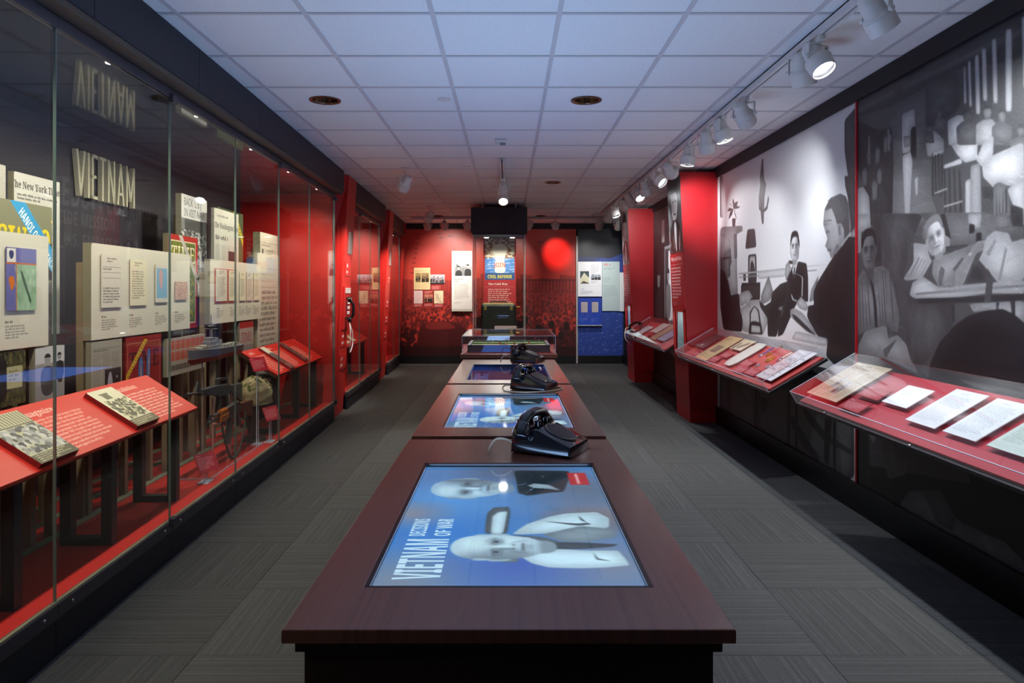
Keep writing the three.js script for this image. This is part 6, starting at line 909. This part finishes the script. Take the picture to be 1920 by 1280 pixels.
// ------------------------------------------------------------------ panels on the end wall
{
  const wallThing = (name, label, category, x, y, w, h, t, tex, group) => { const o = mesh(name, printed(w, h, t), tex); o.position.set(x, y, -DB + 0.008 + t / 2); tag(o, label, category, group); return o; };
  reseed(131); const C = (w, h, f, r = 0.5) => printMat(canvasTexture(w, h, f), r);
  wallThing('text_panel', 'white text panel with a photo of two seated men on the red mural', 'text panel', -0.915, 1.61, 0.4, 1.18, 0.07, C(240, 700, (g, w, h) => { g.fillStyle = '#d9d3cc'; g.fillRect(0, 0, w, h); g.fillStyle = '#b9b5a8'; g.fillRect(0, 0, w, 26); g.fillRect(0, h - 26, w, 26); photo(g, 32, 120, 200, 170, [1, 1, 1], 2); greek(g, 32, 318, 110, 2, 24, '#6b665f', 0.1); greek(g, 32, 380, 172, 14, 13, '#8a857e'); greek(g, 32, 586, 90, 3, 11, '#9a958e'); edge(g, '#b9b5a8'); }));
  const items = [['newspaper_print', 'tan newspaper print with two photos on the red mural', 'newspaper', -1.70, 1.658, 0.32, 0.43, (g, w, h) => newspaper(g, 0, 0, w, h, '#dcc08e', '#5d4a30', '', { cols: 2, lh: 0.04, soft: '#b39a6a', tint: [0.8, 0.65, 0.42], photos: [[0.1, 0.24, 0.32, 0.42], [0.46, 0.24, 0.46, 0.42]] })], ['photo_print', 'wide group photograph beside the tan newspaper print', 'photograph', -1.40, 1.647, 0.285, 0.185, (g, w, h) => { photo(g, 0, 0, w, h, [1, 0.92, 0.95], 5); g.fillStyle = '#2b1c20'; g.fillRect(0, h * 0.85, w, h * 0.15); }], ['printed_page', 'pinkish letter print under the tan newspaper print', 'page', -1.775, 1.297, 0.17, 0.25, (g, w, h) => { g.fillStyle = '#d8b9b6'; g.fillRect(0, 0, w, h); greek(g, 20, 20, w - 40, 12, 16, '#c29c9c'); }], ['photo_print', 'small red-toned photo print between two pages', 'photograph', -1.575, 1.275, 0.165, 0.15, (g, w, h) => { photo(g, 0, 0, w, h, [1, 0.6, 0.5], 3); }], ['ink_drawing', 'cream cartoon print with black ink strokes on the red mural', 'drawing', -1.375, 1.297, 0.18, 0.25, (g, w, h) => { g.fillStyle = '#dcc6a2'; g.fillRect(0, 0, w, h); g.strokeStyle = '#4a3a30'; g.lineWidth = 2; for (let i = 0; i < 14; i++) { g.beginPath(); g.moveTo(rnd() * w, rnd() * h); g.quadraticCurveTo(rnd() * w, rnd() * h, rnd() * w, rnd() * h); g.stroke(); } }]];
  for (const [n, lab, cat, x, y, w, h, f] of items) wallThing(n, lab, cat, x, y, w, h, 0.012, C(w * 900, h * 900, f));
  const cap = C(150, 60, (g, w, h) => { g.fillStyle = '#a83a38'; g.fillRect(0, 0, w, h); greek(g, 8, 6, 130, 5, 11, '#e0b0aa'); }); for (const [i, [x, y, w, h]] of [[-1.43, 1.483, 0.18, 0.085], [-1.575, 1.393, 0.17, 0.06], [-1.775, 1.138, 0.17, 0.06], [-1.575, 1.143, 0.17, 0.06], [-1.375, 1.133, 0.17, 0.06]].entries()) wallThing('caption_print', 'small red caption print under the ' + ['wide group photograph', 'tan newspaper print', 'pinkish letter print', 'red-toned photo print', 'cream cartoon print'][i], 'caption', x, y, w, h, 0.006, cap, 'captions on the red mural');
  wallThing('text_panel', 'white panel with a mountain photo on the blue mural', 'text panel', 1.585, 1.65, 0.47, 0.68, 0.05, C(420, 600, (g, w, h) => { g.fillStyle = '#e6e9f2'; g.fillRect(0, 0, w, h); g.fillStyle = '#31474e'; g.fillRect(40, 165, 155, 215); poly(g, [40, 380, 40, 300, 110, 190, 195, 280, 195, 380], '#d5d3bb'); poly(g, [40, 380, 100, 330, 190, 370, 195, 380], '#4b4a3c'); photo(g, 228, 215, 175, 100, [0.95, 1, 1.1], 3); greek(g, 228, 45, 150, 11, 14, '#8d93a8'); greek(g, 228, 330, 120, 4, 11, '#8d93a8'); g.fillStyle = '#b4bccf'; g.fillRect(0, 420, w, 3); greek(g, 50, 465, 100, 1, 24, '#5b86cc', 0); greek(g, 50, 500, 250, 4, 15, '#7c8298'); edge(g, '#b8bccb'); }));
  wallThing('text_panel', 'tall grey-green panel with a red heading on the blue mural', 'text panel', 2.0, 1.51, 0.34, 0.965, 0.025, C(320, 900, (g, w, h) => { g.fillStyle = '#b3c6cb'; g.fillRect(0, 0, w, h); greek(g, 30, 25, 220, 1, 70, '#c9727a', 0); greek(g, 30, 110, 240, 2, 24, '#7f929a'); greek(g, 30, 280, 120, 3, 34, '#8a9da6'); greek(g, 30, 430, 250, 10, 22, '#8fa3ab'); edge(g, '#8fa0a6'); }));
  wallThing('text_panel', 'narrow white panel beside the far red pylon', 'text panel', 2.215, 1.4, 0.085, 0.76, 0.03, C(60, 400, (g, w, h) => { g.fillStyle = '#dfe4ee'; g.fillRect(0, 0, w, h); edge(g, '#b8bccb'); }));
  const bx = thing('letter_case', 'blue backed acrylic wall case holding two cream letters', 'display case', [1.585, 1.02, -DB + 0.008]); mesh('back_board', printed(0.44, 0.53, 0.02).translate(0, 0, 0.01), C(300, 360, (g, w, h) => { g.fillStyle = '#1f47b4'; g.fillRect(0, 0, w, h); for (let i = 0; i < 50; i++) { g.fillStyle = '#2d58c4'; g.fillRect(rnd() * w, 200 + rnd() * 150, 14, 3); } greek(g, 20, 270, 110, 4, 12, '#6f90dc'); greek(g, 165, 270, 110, 4, 12, '#6f90dc'); edge(g, '#16327c'); }), bx); mesh('cover', [box(0.46, 0.55, 0.005, 0, 0, 0.07)], ACRYLIC, bx); mesh('ledge', box(0.47, 0.012, 0.08, 0, -0.275, 0.04), mat('#c5c8d2', 0.3), bx);
  for (const [x, lab] of [[1.48, 'cream letter beside the silver upright in the blue wall case'], [1.69, 'cream letter on the inner side of the blue wall case']]) { const l = mesh('letter_sheet', printed(0.125, 0.2, 0.004), C(120, 190, (g, w, h) => { g.fillStyle = '#c9bdb8'; g.fillRect(0, 0, w, h); greek(g, 16, 16, 88, 9, 16, '#a2958f'); })); l.position.set(x, 1.1, -DB + 0.031); tag(l, lab, 'letter'); }
}
// handset lying on the far end of the pylon case
{
  const p = trayPos(10.55, 0.3, 0.115), o = thing('telephone_handset', 'black telephone handset with a white cord on the acrylic pylon case', 'telephone', p, 0); o.rotation.set(TH, -PI / 2, 0, 'YXZ'); o.rotateY(0.9);
  mesh('handle', tube([[-0.1, 0.03, 0], [-0.06, 0.05, 0], [0, 0.06, 0], [0.06, 0.05, 0], [0.1, 0.03, 0]], 0.016, 30, 10), bakelite, o); for (const k of [-1, 1]) mesh('cap', cyl(0.024, 0.03, 0.035, 22, k * 0.1, 0.0175, 0), bakelite, o); mesh('cord', tube([[-0.1, 0.03, 0.01], [-0.12, 0.05, 0.05], [-0.12, 0.02, 0.12], [-0.13, -0.06, 0.2], [-0.12, -0.14, 0.2], [-0.14, -0.2, 0.16]], 0.006, 50, 8), mat('#dcd8d4', 0.3), o);
}
scene.traverse((o) => { if (o.isMesh) { o.castShadow = !(o.material.transmission > 0.5); o.receiveShadow = true; } });
renderer.render(scene, camera);
